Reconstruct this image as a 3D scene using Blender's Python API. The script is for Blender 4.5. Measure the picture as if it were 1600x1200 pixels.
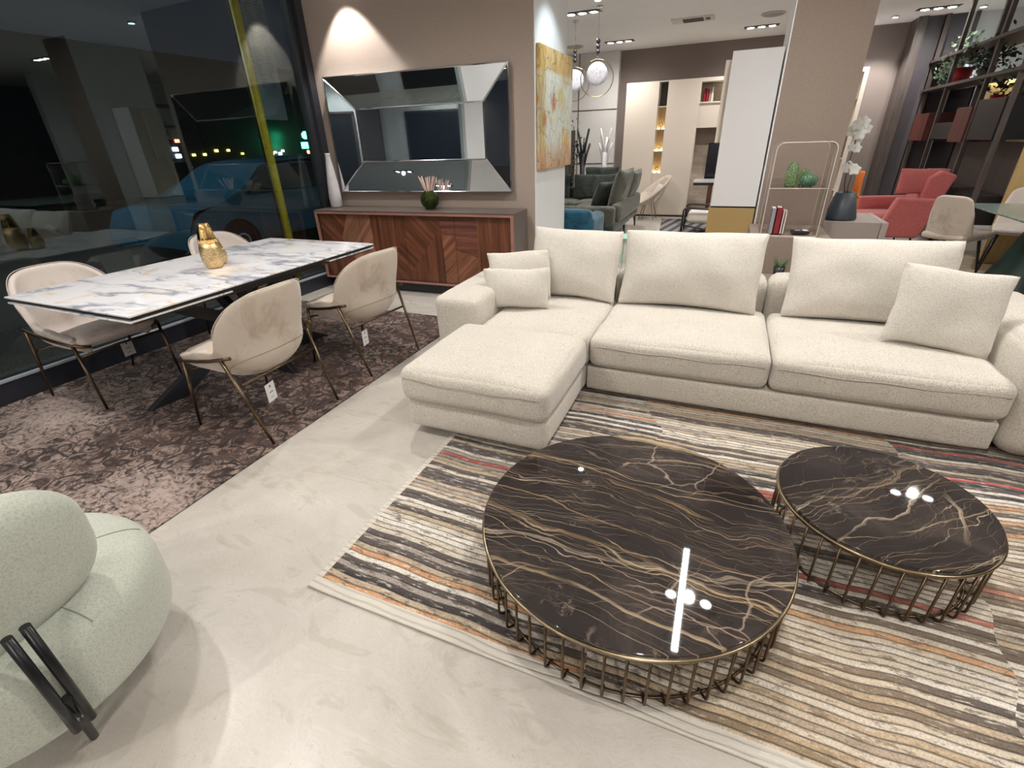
import bpy, math, random
from mathutils import Vector, Matrix, noise
random.seed(7)
PI = math.pi
for o in list(bpy.data.objects): bpy.data.objects.remove(o)
scn = bpy.context.scene
COL = scn.collection

# ------------------------------------------------------------------ camera
cd = bpy.data.cameras.new('camera'); cam = bpy.data.objects.new('camera', cd); COL.objects.link(cam)
R_ = Vector((0.921, 0.388, -0.031)); W_ = Vector((-0.359, 0.816, -0.453)).normalized()
R_ = (R_ - W_*R_.dot(W_)).normalized(); U_ = R_.cross(W_)
cam.matrix_world = Matrix(((R_.x, U_.x, -W_.x, 0), (R_.y, U_.y, -W_.y, 0), (R_.z, U_.z, -W_.z, 1.45), (0, 0, 0, 1)))
cd.sensor_width = 36; cd.lens = 744.485/1600*36; cd.clip_start = .05; cd.clip_end = 200
scn.camera = cam
# ------------------------------------------------------------------ world, exposure
w = bpy.data.worlds.new('night'); scn.world = w; w.use_nodes = True
w.node_tree.nodes['Background'].inputs[0].default_value = (.010, .014, .022, 1)
w.node_tree.nodes['Background'].inputs[1].default_value = .5
vs = scn.view_settings
vs.view_transform = 'Standard'; vs.look = 'None'; vs.exposure = 1.0; vs.gamma = 1; vs.use_curve_mapping = False
CEIL = 2.95
SPOT_W = 62        # watts of one ceiling fitting
SPOT_COL = (1, .955, .91)

# ------------------------------------------------------------------ materials
class NT:
    def __init__(s, name):
        s.m = bpy.data.materials.new(name); s.m.use_nodes = True
        s.t = s.m.node_tree; s.b = s.t.nodes['Principled BSDF']; s.co = None
    def n(s, typ, ins=None, **pr):
        nd = s.t.nodes.new('ShaderNode'+typ)
        for k, v in pr.items(): setattr(nd, k, v)
        for k, v in (ins or {}).items():
            if isinstance(v, bpy.types.NodeSocket): s.t.links.new(v, nd.inputs[k])
            else: nd.inputs[k].default_value = v
        return nd
    def coord(s, scale=(1, 1, 1), rot=(0, 0, 0), loc=(0, 0, 0)):
        if s.co is None: s.co = s.n('TexCoord').outputs['Object']
        return s.n('Mapping', {'Vector': s.co, 'Scale': scale, 'Rotation': rot, 'Location': loc}).outputs[0]
    def noise(s, vec, scale=5, detail=3, rough=.5, dist=0, col=False):
        nd = s.n('TexNoise', {'Vector': vec, 'Scale': scale, 'Detail': detail, 'Roughness': rough, 'Distortion': dist})
        return nd.outputs['Color' if col else 'Fac']
    def ramp(s, fac, stops, interp='LINEAR'):
        nd = s.n('ValToRGB', {'Fac': fac}); r = nd.color_ramp; r.interpolation = interp
        while len(r.elements) > 1: r.elements.remove(r.elements[-1])
        for i, (p, c) in enumerate(stops):
            e = r.elements[0] if i == 0 else r.elements.new(p)
            e.position = p; e.color = (*(c if hasattr(c, '__len__') else (c, c, c)), 1)
        return nd.outputs[0]
    def math(s, op, a, b=0.0, c=0.0, clamp=False):
        nd = s.n('Math', {0: a, 1: b, 2: c}, operation=op); nd.use_clamp = clamp
        return nd.outputs[0]
    def mix(s, f, a, b, blend='MIX'):
        nd = s.n('Mix', data_type='RGBA', blend_type=blend)
        for i, v in ((0, f), (6, a), (7, b)):
            if isinstance(v, bpy.types.NodeSocket): s.t.links.new(v, nd.inputs[i])
            else: nd.inputs[i].default_value = v if i == 0 else ((*v, 1) if len(v) == 3 else v)
        return nd.outputs[2]
    def bump(s, h, strength=.3, dist=.01):
        nd = s.n('Bump', {'Height': h, 'Strength': strength, 'Distance': dist})
        s.t.links.new(nd.outputs[0], s.b.inputs['Normal'])
    def col(s, sock):
        if isinstance(sock, bpy.types.NodeSocket): s.t.links.new(sock, s.b.inputs['Base Color'])
        else: s.b.inputs['Base Color'].default_value = (*sock, 1)
    def set(s, **k):
        for a, v in k.items():
            i = s.b.inputs[a.replace('_', ' ')]
            if isinstance(v, bpy.types.NodeSocket): s.t.links.new(v, i)
            else: i.default_value = v

def plain(name, c, rough=.5, metal=0, var=.06, scale=8, bump=0, **k):
    N = NT(name); v = N.coord()
    f = N.noise(v, scale, 4)
    N.col(N.ramp(f, [(.3, tuple(x*(1-var) for x in c)), (.7, tuple(min(1, x*(1+var)) for x in c))]))
    N.set(Roughness=rough, Metallic=metal, **k)
    if bump: N.bump(N.noise(v, scale*12, 3), bump, .002)
    return N.m

def fabric(name, c, dark, scale=260, bump=.5, sheen=.3, mott=.06, rough=.95):
    N = NT(name); v = N.coord()
    f = N.noise(v, scale, 2, .7)
    big = N.noise(v, 5, 3)
    c1 = N.ramp(f, [(.32, dark), (.52, c), (.75, tuple(min(1, x*1.1) for x in c))])
    c2 = N.mix(1.0, c1, N.ramp(big, [(.3, 1-mott), (.7, 1+0*mott)]), 'MULTIPLY')
    N.col(c2); N.set(Roughness=rough, Sheen_Weight=sheen, Sheen_Roughness=.5)
    warp = N.noise(N.coord((1, 1, 4)), scale*.45, 2)
    N.bump(N.math('ADD', f, warp), bump, .004)
    return N.m

def velvet(name, c, lo, sheen=.5):
    N = NT(name); v = N.coord()
    f = N.noise(v, 4.5, 5, .65, .8)
    N.col(N.ramp(f, [(.38, lo), (.5, c), (.8, tuple(min(1, x*1.07) for x in c))]))
    N.set(Roughness=.8, Sheen_Weight=sheen, Sheen_Roughness=.35)
    N.bump(N.noise(v, 9, 4), .12, .01)
    return N.m

def emit(name, c, s):
    N = NT(name); N.col((0, 0, 0)); N.set(Emission_Color=(*c, 1), Emission_Strength=s); return N.m

def make_floor():
    N = NT('polished resin concrete'); v = N.coord()
    a = N.noise(v, 1.1, 6, .62, 1.2); b = N.noise(N.coord(rot=(0, 0, .6), scale=(1, 2.2, 1)), 2.6, 8, .7, 1.6)
    c1 = N.ramp(a, [(.3, (.42, .39, .345)), (.5, (.53, .50, .455)), (.7, (.60, .575, .535))])
    c2 = N.ramp(b, [(.40, (.86, .84, .80)), (.48, (1, 1, 1)), (.50, (.90, .87, .83)), (.515, (1, 1, 1)), (.56, (.94, .92, .90)), (.62, (1.0, 1.0, 1.0))])
    d = N.noise(v, 55, 3)
    c3 = N.ramp(d, [(.24, (.80, .77, .74)), (.32, (1, 1, 1))])
    N.col(N.mix(1, N.mix(1, c1, c2, 'MULTIPLY'), c3, 'MULTIPLY'))
    N.set(Roughness=N.ramp(a, [(.3, .36), (.7, .25)]), Specular_IOR_Level=.5)
    N.bump(N.math('ADD', N.math('MULTIPLY', b, .5), N.noise(v, 30, 3)), .07, .004)
    return N.m

def make_dark_marble(name, rot, off, thick=1.0):
    N = NT(name)
    base = N.noise(N.coord(loc=off), 3.2, 8, .65, .6)
    c = N.ramp(base, [(.3, (.010, .008, .0085)), (.5, (.024, .0185, .018)), (.68, (.050, .039, .036)), (.8, (.10, .08, .068))])
    def veins(c, sc, amp, r, wd, colr, off2, mk=.42, bright=1):
        v = N.coord((1, 1, 1), (0, 0, -(rot+r)), (off[0]+off2, off[1]+off2*.7, 0))
        y = N.n('SeparateXYZ', {0: v}).outputs[1]
        w1 = N.noise(N.n('Mapping', {'Vector': v, 'Scale': (.9, 1.3, 1)}).outputs[0], 1.5, 5, .5)
        w_ = N.math('ADD', y, N.math('MULTIPLY', N.math('SUBTRACT', w1, .5), amp))
        n = N.n('TexNoise', {'W': w_, 'Scale': sc, 'Detail': 2.5, 'Roughness': .6}, noise_dimensions='1D').outputs['Fac']
        d = N.math('ABSOLUTE', N.math('SUBTRACT', n, .5))
        line = N.ramp(d, [(0, bright), (wd, bright*.7), (wd*2, 0)])
        mk_ = N.ramp(N.noise(N.n('Mapping', {'Vector': v, 'Scale': (.5, 1.6, 1)}).outputs[0], 2.2, 4, .6), [(mk, 0), (mk+.10, 1)])
        return N.mix(N.math('MULTIPLY', line, mk_), c, colr)
    c = veins(c, 14, .5, .05, .0030*thick, (.22, .155, .10), 15.1, .44, .8)
    c = veins(c, 8, .30, -.13, .0024*thick, (.30, .20, .10), 7.1, .44)
    c = veins(c, 9, .42, .12, .0022*thick, (.46, .37, .27), 3.3, .46)
    c = veins(c, 5.5, .35, 0, .0022*thick, (.42, .32, .20), 0, .40)
    c = veins(c, 5, .6, .85, .0016*thick, (.42, .33, .23), 11.7, .50, .8)
    cl = N.math('MULTIPLY', N.ramp(N.noise(N.coord(loc=off), 11, 8, .8), [(.56, 0), (.66, .6)]), N.ramp(N.noise(N.coord(loc=(off[0]+9, 0, 0)), 3, 2), [(.55, 0), (.65, 1)]))
    c = N.mix(cl, c, (.30, .23, .17))
    vo = N.n('TexVoronoi', {'Vector': N.mix(.12, N.coord(loc=off), N.noise(N.coord(), 5, 4, col=True), 'ADD'), 'Scale': 3.2, 'Randomness': 1}, feature='DISTANCE_TO_EDGE').outputs[0]
    crack = N.math('MULTIPLY', N.ramp(vo, [(0, 1), (.005, .5), (.010, 0)]), N.ramp(N.noise(N.coord(), 2.2, 3), [(.52, 0), (.60, .7)]))
    N.col(N.mix(crack, c, (.40, .31, .24)))
    N.set(Roughness=.025, Specular_IOR_Level=.65)
    return N.m

def make_white_marble():
    N = NT('white marble with blue grey veins')
    big = N.noise(N.coord((1, .6, 1), (0, 0, .4)), 1.6, 6, .6, 1.4)
    c = N.ramp(big, [(.3, (.74, .76, .82)), (.42, (.88, .88, .91)), (.7, (.92, .91, .91))])
    def vein(c, sc, st, rot, wd, colr, off, m):
        vv = N.mix(.25, N.coord((1, st, 1), (0, 0, rot), (off, off, 0)), N.noise(N.coord(loc=(off, 0, 0)), 2.2, 6, .6, col=True), 'ADD')
        n = N.noise(vv, sc, 4, .55)
        d = N.math('ABSOLUTE', N.math('SUBTRACT', n, .5))
        l = N.ramp(d, [(0, .9), (wd, .6), (wd*4, 0)])
        mk = N.ramp(N.noise(N.coord(loc=(off, 2, 0)), 2.5, 2), [(m, 0), (m+.12, 1)])
        return N.mix(N.math('MULTIPLY', l, mk), c, colr)
    och = N.math('MULTIPLY', N.ramp(N.noise(N.coord((1, 1.6, 1), (0, 0, .5), (5, 3, 0)), 3.3, 5, .6, 1), [(.57, 0), (.68, 1)]), .75)
    c = N.mix(och, c, (.78, .62, .44))
    c = vein(c, .9, 3.6, .75, .010, (.25, .28, .36), 1.3, .44)
    c = vein(c, 1.5, 3.8, .9, .008, (.40, .43, .50), 4.1, .46)
    c = vein(c, 1.2, 2.6, .55, .005, (.33, .33, .37), 9.1, .50)
    N.col(c); N.set(Roughness=.10, Specular_IOR_Level=.6)
    return N.m

def make_walnut(name, ang, c0=(.080, .027, .014), c1=(.27, .100, .050), plane='XZ'):
    N = NT(name)
    v = N.coord((1, 1, 1), (0, ang, 0))
    sv = N.n('Mapping', {'Vector': v, 'Scale': (9, 9, .55)}).outputs[0]
    f = N.noise(sv, 3.2, 8, .62, .35)
    g = N.noise(N.n('Mapping', {'Vector': v, 'Scale': (60, 60, 1.5)}).outputs[0], 4, 3)
    # separate strips of veneer, about 3 cm each
    sx = N.n('SeparateXYZ', {0: v}).outputs[0]
    st = N.math('FLOOR', N.math('MULTIPLY', sx, 26))
    rnd = N.n('TexWhiteNoise', {'W': st}, noise_dimensions='1D').outputs[0]
    base = N.ramp(f, [(.28, c0), (.5, tuple((a+b)/2 for a, b in zip(c0, c1))), (.72, c1)])
    b2 = N.mix(1, base, N.ramp(rnd, [(0, .68), (1, 1.25)]), 'MULTIPLY')
    N.col(N.mix(1, b2, N.ramp(g, [(.3, .78), (.6, 1)]), 'MULTIPLY'))
    N.set(Roughness=.36)
    return N.m

def make_wood(name, c0, c1, scale=(1, 12, 12), rough=.45):
    N = NT(name); f = N.noise(N.coord(scale), 2.5, 6, .6, .4)
    N.col(N.ramp(f, [(.3, c0), (.7, c1)])); N.set(Roughness=rough); return N.m

def make_striped_rug():
    N = NT('striped pile'); v = N.coord()
    xyz = N.n('SeparateXYZ', {0: v}); x, y = xyz.outputs[0], xyz.outputs[1]
    # bands run along x, drifting slightly, and break at a few seams across
    wob = N.math('MULTIPLY', N.math('SUBTRACT', N.noise(N.coord((1.6, .5, 1)), 1.3, 2), .5), .07)
    sm = N.math('FLOOR', N.math('ADD', N.math('MULTIPLY', x, .84), N.math('MULTIPLY', N.noise(N.coord((.2, 1.2, 1)), 2, 1), .35)))
    sh = N.math('MULTIPLY', N.n('TexWhiteNoise', {'W': sm}, noise_dimensions='1D').outputs[0], .25)
    yy = N.math('ADD', N.math('ADD', y, wob), N.math('MULTIPLY', sh, .1))
    q = N.math('MULTIPLY', yy, 40)
    idx = N.math('FLOOR', q); fr = N.math('FRACT', q)
    key = N.n('CombineXYZ', {0: idx, 1: sm}).outputs[0]
    r1 = N.n('TexWhiteNoise', {'Vector': key}, noise_dimensions='2D').outputs[0]
    cream, tan, char, blk, red, orn, gry = (.60, .53, .43), (.46, .36, .25), (.085, .066, .058), (.035, .028, .027), (.46, .085, .065), (.56, .29, .14), (.34, .29, .25)
    wht = (.70, .65, .57)
    c = N.ramp(r1, [(0, cream), (.10, char), (.25, wht), (.33, tan), (.42, gry), (.50, cream), (.59, blk), (.69, wht), (.76, orn), (.79, tan), (.85, char), (.945, red), (.975, cream)], 'CONSTANT')
    # distressing along each band
    worn = N.noise(N.coord((7.0, 38, 1)), 2.2, 6, .7)
    c = N.mix(N.ramp(worn, [(.55, 0), (.62, .75)]), c, wht)
    worn2 = N.noise(N.coord((8, 26, 1), loc=(3, 7, 0)), 1.6, 8, .8)
    c = N.mix(N.ramp(worn2, [(.53, 0), (.59, .85)]), c, (.07, .052, .044))
    big = N.noise(N.coord((.5, 1, 1), loc=(1, 2, 0)), 1.1, 2)
    c = N.mix(N.ramp(big, [(.50, 0), (.68, .5)]), c, (.56, .40, .23))
    fine = N.noise(v, 190, 2)
    c = N.mix(1, c, N.ramp(fine, [(.3, .74), (.65, 1.12)]), 'MULTIPLY')
    gap = N.ramp(fr, [(0, .16), (.14, 1), (.86, 1), (1, .16)])
    c = N.mix(1, c, gap, 'MULTIPLY')
    # plain ivory border, 4 cm
    def edge(s, a, w): return N.math('LESS_THAN', N.math('ABSOLUTE', N.math('SUBTRACT', s, a)), w)
    bd = N.math('MAXIMUM', edge(x, -1.22, .028), edge(y, .825, .05), clamp=True)
    c = N.mix(bd, c, (.60, .56, .49))
    N.col(c); N.set(Roughness=.85, Sheen_Weight=.25)
    hgt = N.ramp(fr, [(0, 0), (.2, .85), (.5, 1), (.8, .85), (1, 0)])
    N.bump(N.math('ADD', hgt, N.math('MULTIPLY', fine, .35)), .8, .006)
    return N.m

def make_persian_rug():
    N = NT('distressed woven rug'); v = N.coord()
    zone = N.noise(N.coord(loc=(0, 0, 0)), 1.1, 3)
    xyz = N.n('SeparateXYZ', {0: v})
    grad = N.math('ADD', N.math('MULTIPLY', N.math('SUBTRACT', xyz.outputs[1], .5), .17), N.math('MULTIPLY', N.math('ADD', xyz.outputs[0], 4.2), .05))
    dens = N.math('ADD', zone, grad)          # darker pile towards the far end
    ground = N.ramp(dens, [(.35, (.50, .405, .365)), (.60, (.38, .29, .25)), (.85, (.25, .165, .13))])
    ground = N.mix(N.ramp(N.noise(v, 2.3, 4), [(.45, 0), (.65, .5)]), ground, (.52, .41, .35))
    dk = (.022, .012, .011)
    def curls(sc, wd, off):
        vv = N.mix(.30, N.coord(loc=off), N.noise(N.coord(loc=off), 6, 1, col=True), 'ADD')
        vo = N.n('TexVoronoi', {'Vector': vv, 'Scale': sc, 'Randomness': .75}, feature='F1').outputs['Distance']
        w_ = N.math('ABSOLUTE', N.math('SUBTRACT', N.math('FRACT', N.math('MULTIPLY', vo, 3.1)), .5))
        return N.ramp(w_, [(0, 1), (wd, 1), (wd*1.6, 0)])
    l1 = curls(6, .13, (0, 0, 0)); l2 = curls(12, .13, (3, 5, 0))
    fl = N.ramp(N.n('TexVoronoi', {'Vector': N.mix(.08, v, N.noise(v, 14, 2, col=True), 'ADD'), 'Scale': 16}, feature='DISTANCE_TO_EDGE').outputs[0], [(0, 1), (.035, 0)])
    pat = N.math('MAXIMUM', N.math('MAXIMUM', l1, N.math('MULTIPLY', l2, .8)), N.math('MULTIPLY', fl, .7))
    fray = N.noise(N.coord((1, 1.7, 1)), 34, 4, .7)
    thr = N.math('ADD', N.math('MULTIPLY', dens, 1.3), N.math('SUBTRACT', fray, .5))
    mask = N.ramp(thr, [(.60, 0), (.84, 1)])
    c = N.mix(N.math('MULTIPLY', pat, mask), ground, dk)
    mott = N.math('MULTIPLY', N.ramp(N.noise(N.coord((1, 1.3, 1)), 9, 8, .72, .4), [(.49, 0), (.54, 1)]), N.ramp(dens, [(.52, 0), (.78, .85)]))
    c = N.mix(mott, c, (.050, .028, .024))
    spk = N.math('MULTIPLY', N.ramp(N.noise(N.coord((1, 2.0, 1), (0, 0, .5)), 22, 6, .75), [(.55, 0), (.59, 1)]), N.ramp(N.noise(N.coord(loc=(5, 1, 0)), 1.7, 3), [(.42, .15), (.60, 1)]))
    c = N.mix(N.math('MULTIPLY', spk, .85), c, (.11, .05, .035))
    sl = N.ramp(N.noise(v, 3, 3), [(.3, .78), (.7, 1.05)])
    N.col(N.mix(1, c, sl, 'MULTIPLY')); N.set(Roughness=.92, Sheen_Weight=.1)
    N.bump(N.noise(v, 160, 2), .5, .003)
    return N.m

def thin_fresnel(N, ior):
    bf = N.n('NewGeometry').outputs['Backfacing']
    v = N.n('MapRange', {'Value': bf, 'To Min': ior, 'To Max': 1/ior}).outputs[0]
    return N.n('Fresnel', {'IOR': v})
def make_pane():
    N = NT('shop window glass')
    t = N.t; out = t.nodes['Material Output']; t.nodes.remove(N.b)
    fr = thin_fresnel(N, 1.62); tr = N.n('BsdfTransparent', {'Color': (.90, .95, .945, 1)}); gl = N.n('BsdfGlossy', {'Roughness': 0.0, 'Color': (.80, .9, .92, 1)})
    mx = N.n('MixShader', {0: fr.outputs[0]}); t.links.new(tr.outputs[0], mx.inputs[1]); t.links.new(gl.outputs[0], mx.inputs[2])
    t.links.new(mx.outputs[0], out.inputs['Surface']); return N.m

def make_acrylic():
    N = NT('clear acrylic')
    t = N.t; out = t.nodes['Material Output']; t.nodes.remove(N.b)
    fr = thin_fresnel(N, 1.45); tr = N.n('BsdfTransparent', {'Color': (.93, .92, .91, 1)}); gl = N.n('BsdfGlossy', {'Roughness': .03})
    ad = N.math('ADD', fr.outputs[0], .02)
    mx = N.n('MixShader', {0: ad}); t.links.new(tr.outputs[0], mx.inputs[1]); t.links.new(gl.outputs[0], mx.inputs[2])
    t.links.new(mx.outputs[0], out.inputs['Surface']); return N.m

def make_painting():
    N = NT('abstract painted canvas'); v = N.coord()
    a = N.noise(N.coord((1, 1.4, .8)), 3.0, 5, .6, 1.5); b = N.noise(N.coord((3, 6, .7)), 4, 6, .7, 2)
    c = N.ramp(a, [(.32, (.50, .20, .05)), (.38, (.66, .46, .14)), (.44, (.76, .72, .54)), (.52, (.78, .80, .72)), (.60, (.70, .74, .68)), (.68, (.74, .62, .36))])
    def blob(y0, z0, r, colr, c):
        d = N.n('VectorMath', {0: N.mix(.10, v, N.noise(v, 9, 4, col=True), 'ADD'), 1: (.02, y0+.05, z0+.05)}, operation='DISTANCE').outputs['Value']
        return N.mix(N.math('MULTIPLY', N.ramp(d, [(r*.55, 1), (r, 0)]), N.ramp(b, [(.42, 0), (.52, 1)])), c, colr)
    c = blob(.62, .66, .14, (.72, .52, .08), c)
    c = blob(.40, .60, .13, (.50, .09, .03), c)
    c = blob(.12, .44, .12, (.48, .05, .03), c)
    c = blob(.85, .22, .18, (.74, .40, .10), c)
    c = blob(.75, .90, .20, (.62, .42, .16), c)
    z = N.n('SeparateXYZ', {0: v}).outputs[2]
    top = N.ramp(z, [(.82, 0), (.86, 1)])
    c = N.mix(N.math('MULTIPLY', top, .8), c, N.ramp(b, [(.35, (.30, .16, .03)), (.5, (.72, .45, .12)), (.7, (.78, .66, .40))]))
    y = N.n('SeparateXYZ', {0: v}).outputs[1]
    lf = N.ramp(y, [(.0, 1), (.10, .9), (.2, 0)])
    c = N.mix(N.math('MULTIPLY', lf, .7), c, N.ramp(b, [(.35, (.10, .05, .03)), (.47, (.45, .25, .03)), (.6, (.62, .50, .10))]))
    bt = N.ramp(z, [(.0, .9), (.12, .6), (.25, 0)])
    c = N.mix(bt, c, N.ramp(b, [(.35, (.10, .03, .04)), (.5, (.60, .30, .14)), (.7, (.75, .6, .42))]))
    vo = N.n('TexVoronoi', {'Vector': N.mix(.15, v, N.noise(v, 4, 4, col=True), 'ADD'), 'Scale': 5}, feature='DISTANCE_TO_EDGE').outputs[0]
    c = N.mix(N.ramp(vo, [(0, .7), (.02, 0)]), c, (.10, .08, .07))
    N.col(c); N.set(Roughness=.6); N.bump(b, .3, .004); return N.m

M = {}
M['floor'] = make_floor()
M['ceiling'] = plain('white painted ceiling', (.88, .87, .86), .8, scale=2, var=.02)
M['taupe'] = plain('taupe wall covering', (.40, .325, .275), .75, scale=60, var=.05, bump=.15)
M['taupe_dark'] = plain('darker taupe wall covering', (.27, .212, .172), .75, scale=60, var=.05, bump=.15)
M['brown_wall'] = plain('brown grey wall paint', (.205, .168, .152), .8, scale=3, var=.04)
M['white'] = plain('white paint', (.80, .82, .83), .6, scale=2, var=.02)
M['white_panel'] = plain('pale grey panel', (.68, .665, .64), .5, scale=2, var=.03)
M['gloss_white'] = plain('glossy white lacquer', (.76, .75, .75), .10, scale=1, var=.01)
M['gold_board'] = plain('gold lacquer', (.42, .29, .12), .4, scale=2, var=.03, Specular_IOR_Level=.4)
M['beige_lacquer'] = plain('beige matt lacquer', (.76, .675, .58), .5, scale=1, var=.02)
M['dark_wall'] = plain('dark violet grey wall', (.085, .075, .085), .6, scale=2, var=.05)
M['near_black'] = plain('near black lacquer', (.018, .018, .02), .35, scale=3, var=.1)
M['frame_black'] = plain('anthracite aluminium', (.028, .030, .036), .35, scale=3, var=.05)
M['sill'] = plain('blue black skirting', (.022, .025, .036), .3, scale=3, var=.1)
M['sill_top'] = plain('grey metal edge', (.36, .38, .42), .35, scale=3, var=.05)
M['boucle'] = fabric('cream boucle', (.66, .615, .54), (.37, .33, .275), 200, .6)
M['boucle2'] = fabric('pale cream linen', (.70, .66, .59), (.48, .44, .38), 240, .5)
M['sage'] = fabric('sage felt', (.50, .53, .455), (.40, .43, .365), 170, .4, .4)
M['velvet'] = velvet('beige velvet', (.60, .52, .435), (.48, .385, .305))
M['velvet_pale'] = velvet('pale rose beige velvet', (.64, .57, .52), (.52, .44, .40))
M['seam'] = plain('shadowed stitch line', (.30, .24, .19), .9, scale=30, var=.05)
M['bronze'] = plain('bronze metal', (.16, .115, .075), .32, 1, scale=20, var=.1)
M['bronze_rim'] = plain('brushed bronze', (.30, .235, .15), .30, 1, scale=20, var=.1)
M['black_metal'] = plain('black metal', (.015, .016, .018), .28, .3, scale=20, var=.1)
M['chrome'] = plain('chrome', (.6, .6, .6), .12, 1, scale=3, var=.02)
M['gold'] = plain('polished gold', (.75, .50, .20), .12, 1, scale=10, var=.05)
M['marbleA'] = make_dark_marble('dark marble with golden veins', -.04, (0, 0, 0))
M['marbleB'] = make_dark_marble('dark marble with pale veins', .60, (4.3, 1.2, 0), 1.15)
M['marble_white'] = make_white_marble()
M['rug_stripe'] = make_striped_rug()
M['rug_persian'] = make_persian_rug()
M['pane'] = make_pane()
M['acrylic'] = make_acrylic()
M['painting'] = make_painting()
M['wal_v'] = make_walnut('walnut upright grain', 0)
M['wal_h'] = make_walnut('walnut level grain', PI/2, (.10, .035, .03), (.25, .095, .06))
M['wal_r'] = make_walnut('walnut rising grain', .82)
M['wal_f'] = make_walnut('walnut falling grain', -.82, (.14, .05, .028), (.38, .16, .085))
M['wal_rl'] = make_walnut('light walnut falling grain', -.72, (.23, .095, .055), (.47, .22, .13))
M['wal_edge'] = make_wood('pinkish walnut edge', (.30, .135, .095), (.44, .215, .16), (1, 12, 12))
M['cab_top'] = plain('grey brown lacquer', (.115, .088, .075), .35, scale=2, var=.06)
M['mirror'] = plain('silvered glass', (.80, .82, .84), .004, 1, scale=1, var=.0)
M['mirror_edge'] = plain('bevelled mirror edge', (.9, .92, .95), .10, 1, scale=1, var=.0)
M['white_ceramic'] = plain('chalk white ceramic', (.60, .585, .60), .6, scale=14, var=.08, bump=.2)
M['green_glass'] = plain('olive green glass', (.10, .16, .02), .03, scale=2, var=.02, Transmission_Weight=.85, IOR=1.4)
M['reed'] = plain('pink rattan reed', (.62, .42, .34), .7, scale=30, var=.1)
M['card'] = plain('white card', (.8, .8, .8), .5, scale=3, var=.02)
M['ink'] = plain('grey ink', (.12, .12, .13), .6, scale=3, var=.02)
M['clear'] = M['acrylic']
M['green_velvet'] = velvet('dark green velvet', (.050, .064, .055), (.018, .026, .024), .3)
M['olive_velvet'] = velvet('olive grey velvet', (.095, .098, .076), (.035, .040, .032), .3)
M['blue_velvet'] = velvet('petrol blue velvet', (.010, .095, .165), (.004, .045, .085), .4)
M['pink_fabric'] = fabric('coral pink wool', (.52, .135, .130), (.38, .085, .08), 120, .3, .3)
M['orange'] = plain('orange glaze', (.80, .20, .03), .5, scale=5, var=.05)
M['mint'] = plain('mint lacquer', (.36, .68, .50), .4, scale=5, var=.02)
M['slate'] = plain('slate blue ceramic', (.045, .058, .07), .45, scale=5, var=.08)
M['console'] = plain('warm grey lacquer', (.34, .285, .255), .45, scale=2, var=.03)
M['console_side'] = plain('warm grey lacquer edge', (.37, .32, .29), .45, scale=2, var=.03)
M['petal'] = plain('white orchid petal', (.80, .79, .74), .6, scale=30, var=.05)
M['stem'] = plain('dark plant stem', (.06, .05, .02), .6, scale=10, var=.1)
M['leaf'] = plain('green leaf', (.05, .14, .04), .5, scale=10, var=.3)
M['leaf_dark'] = plain('dark leaf', (.015, .03, .015), .5, scale=10, var=.3)
M['leaf_pale'] = plain('variegated leaf', (.35, .50, .36), .5, scale=20, var=.3)
M['book_red'] = plain('dark red cover', (.22, .015, .025), .5)
M['book_grey'] = plain('silver grey cover', (.30, .29, .30), .5)
M['book_pink'] = plain('pale pink cover', (.66, .47, .43), .5)
M['paper'] = plain('paper block', (.75, .68, .60), .8)
M['mahogany'] = make_wood('mahogany veneer', (.085, .022, .018), (.16, .05, .04), (12, 12, 1))
M['oak'] = make_wood('pale oak veneer', (.50, .34, .14), (.62, .45, .21), (8, 8, 1))
M['plank'] = make_wood('weathered plank pattern', (.20, .15, .10), (.50, .42, .30), (1.2, 9, 1), .7)
M['taupe_wood'] = make_wood('dark taupe oak', (.06, .048, .044), (.12, .095, .085), (12, 12, 1))
M['green_marble'] = make_wood('grey green stone', (.10, .16, .15), (.28, .36, .34), (2, 8, 1), .15)
M['deep_green'] = plain('deep green lacquer', (.006, .030, .024), .4, scale=4, var=.1)
M['led'] = emit('cool white lamp', (1, .97, .92), 14)
M['led_cool'] = emit('cool lamp', (.80, .95, 1.0), 25)
M['tube'] = emit('white tube', (1, .97, .95), 9)
M['warm_strip'] = emit('warm shelf strip', (1, .78, .42), 9)
def make_disc():
    N = NT('swirled pendant glass'); f = N.noise(N.coord(), 14, 5, .6, 1.5)
    c = N.ramp(f, [(.35, (.30, .30, .36)), (.5, (.80, .78, .84)), (.62, (.45, .44, .50)), (.7, (1, 1, 1))])
    N.col(N.mix(.6, c, (.12, .12, .13))); N.set(Emission_Color=c, Emission_Strength=.16, Roughness=.1); return N.m
M['disc'] = make_disc()
M['tv'] = plain('black screen', (.006, .007, .012), .12)
M['car'] = plain('blue car paint', (.02, .12, .19), .2, .3, scale=1, var=.03, Coat_Weight=.6)
M['car_glass'] = plain('dark car glass', (.01, .013, .016), .05)
M['tyre'] = plain('black tyre', (.01, .01, .01), .7)
M['asphalt'] = plain('dark paving', (.045, .042, .036), .85, scale=40, var=.6, bump=.5)
M['yellow'] = plain('yellow pole paint', (.52, .42, .02), .5, scale=20, var=.2)
M['poster'] = plain('blue grey notice', (.22, .31, .37), .6, scale=3, var=.1)
M['sig_green'] = emit('green signal', (.05, 1, .45), 10)
M['sig_red'] = emit('red signal', (1, .12, .06), 8)
M['lamp_white'] = emit('street light', (.75, .9, 1), 8)
M['lamp_yel'] = emit('yellow window light', (1, .8, .1), 5)
M['red_lac'] = plain('bright red glaze', (.42, .012, .02), .3)
M['marble_beige'] = make_wood('veined beige panel', (.50, .40, .32), (.72, .62, .53), (2, 2, 9), .3)
M['brown_panel'] = plain('mid brown panel', (.28, .215, .165), .6)
M['grey_stripe'] = None
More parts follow.
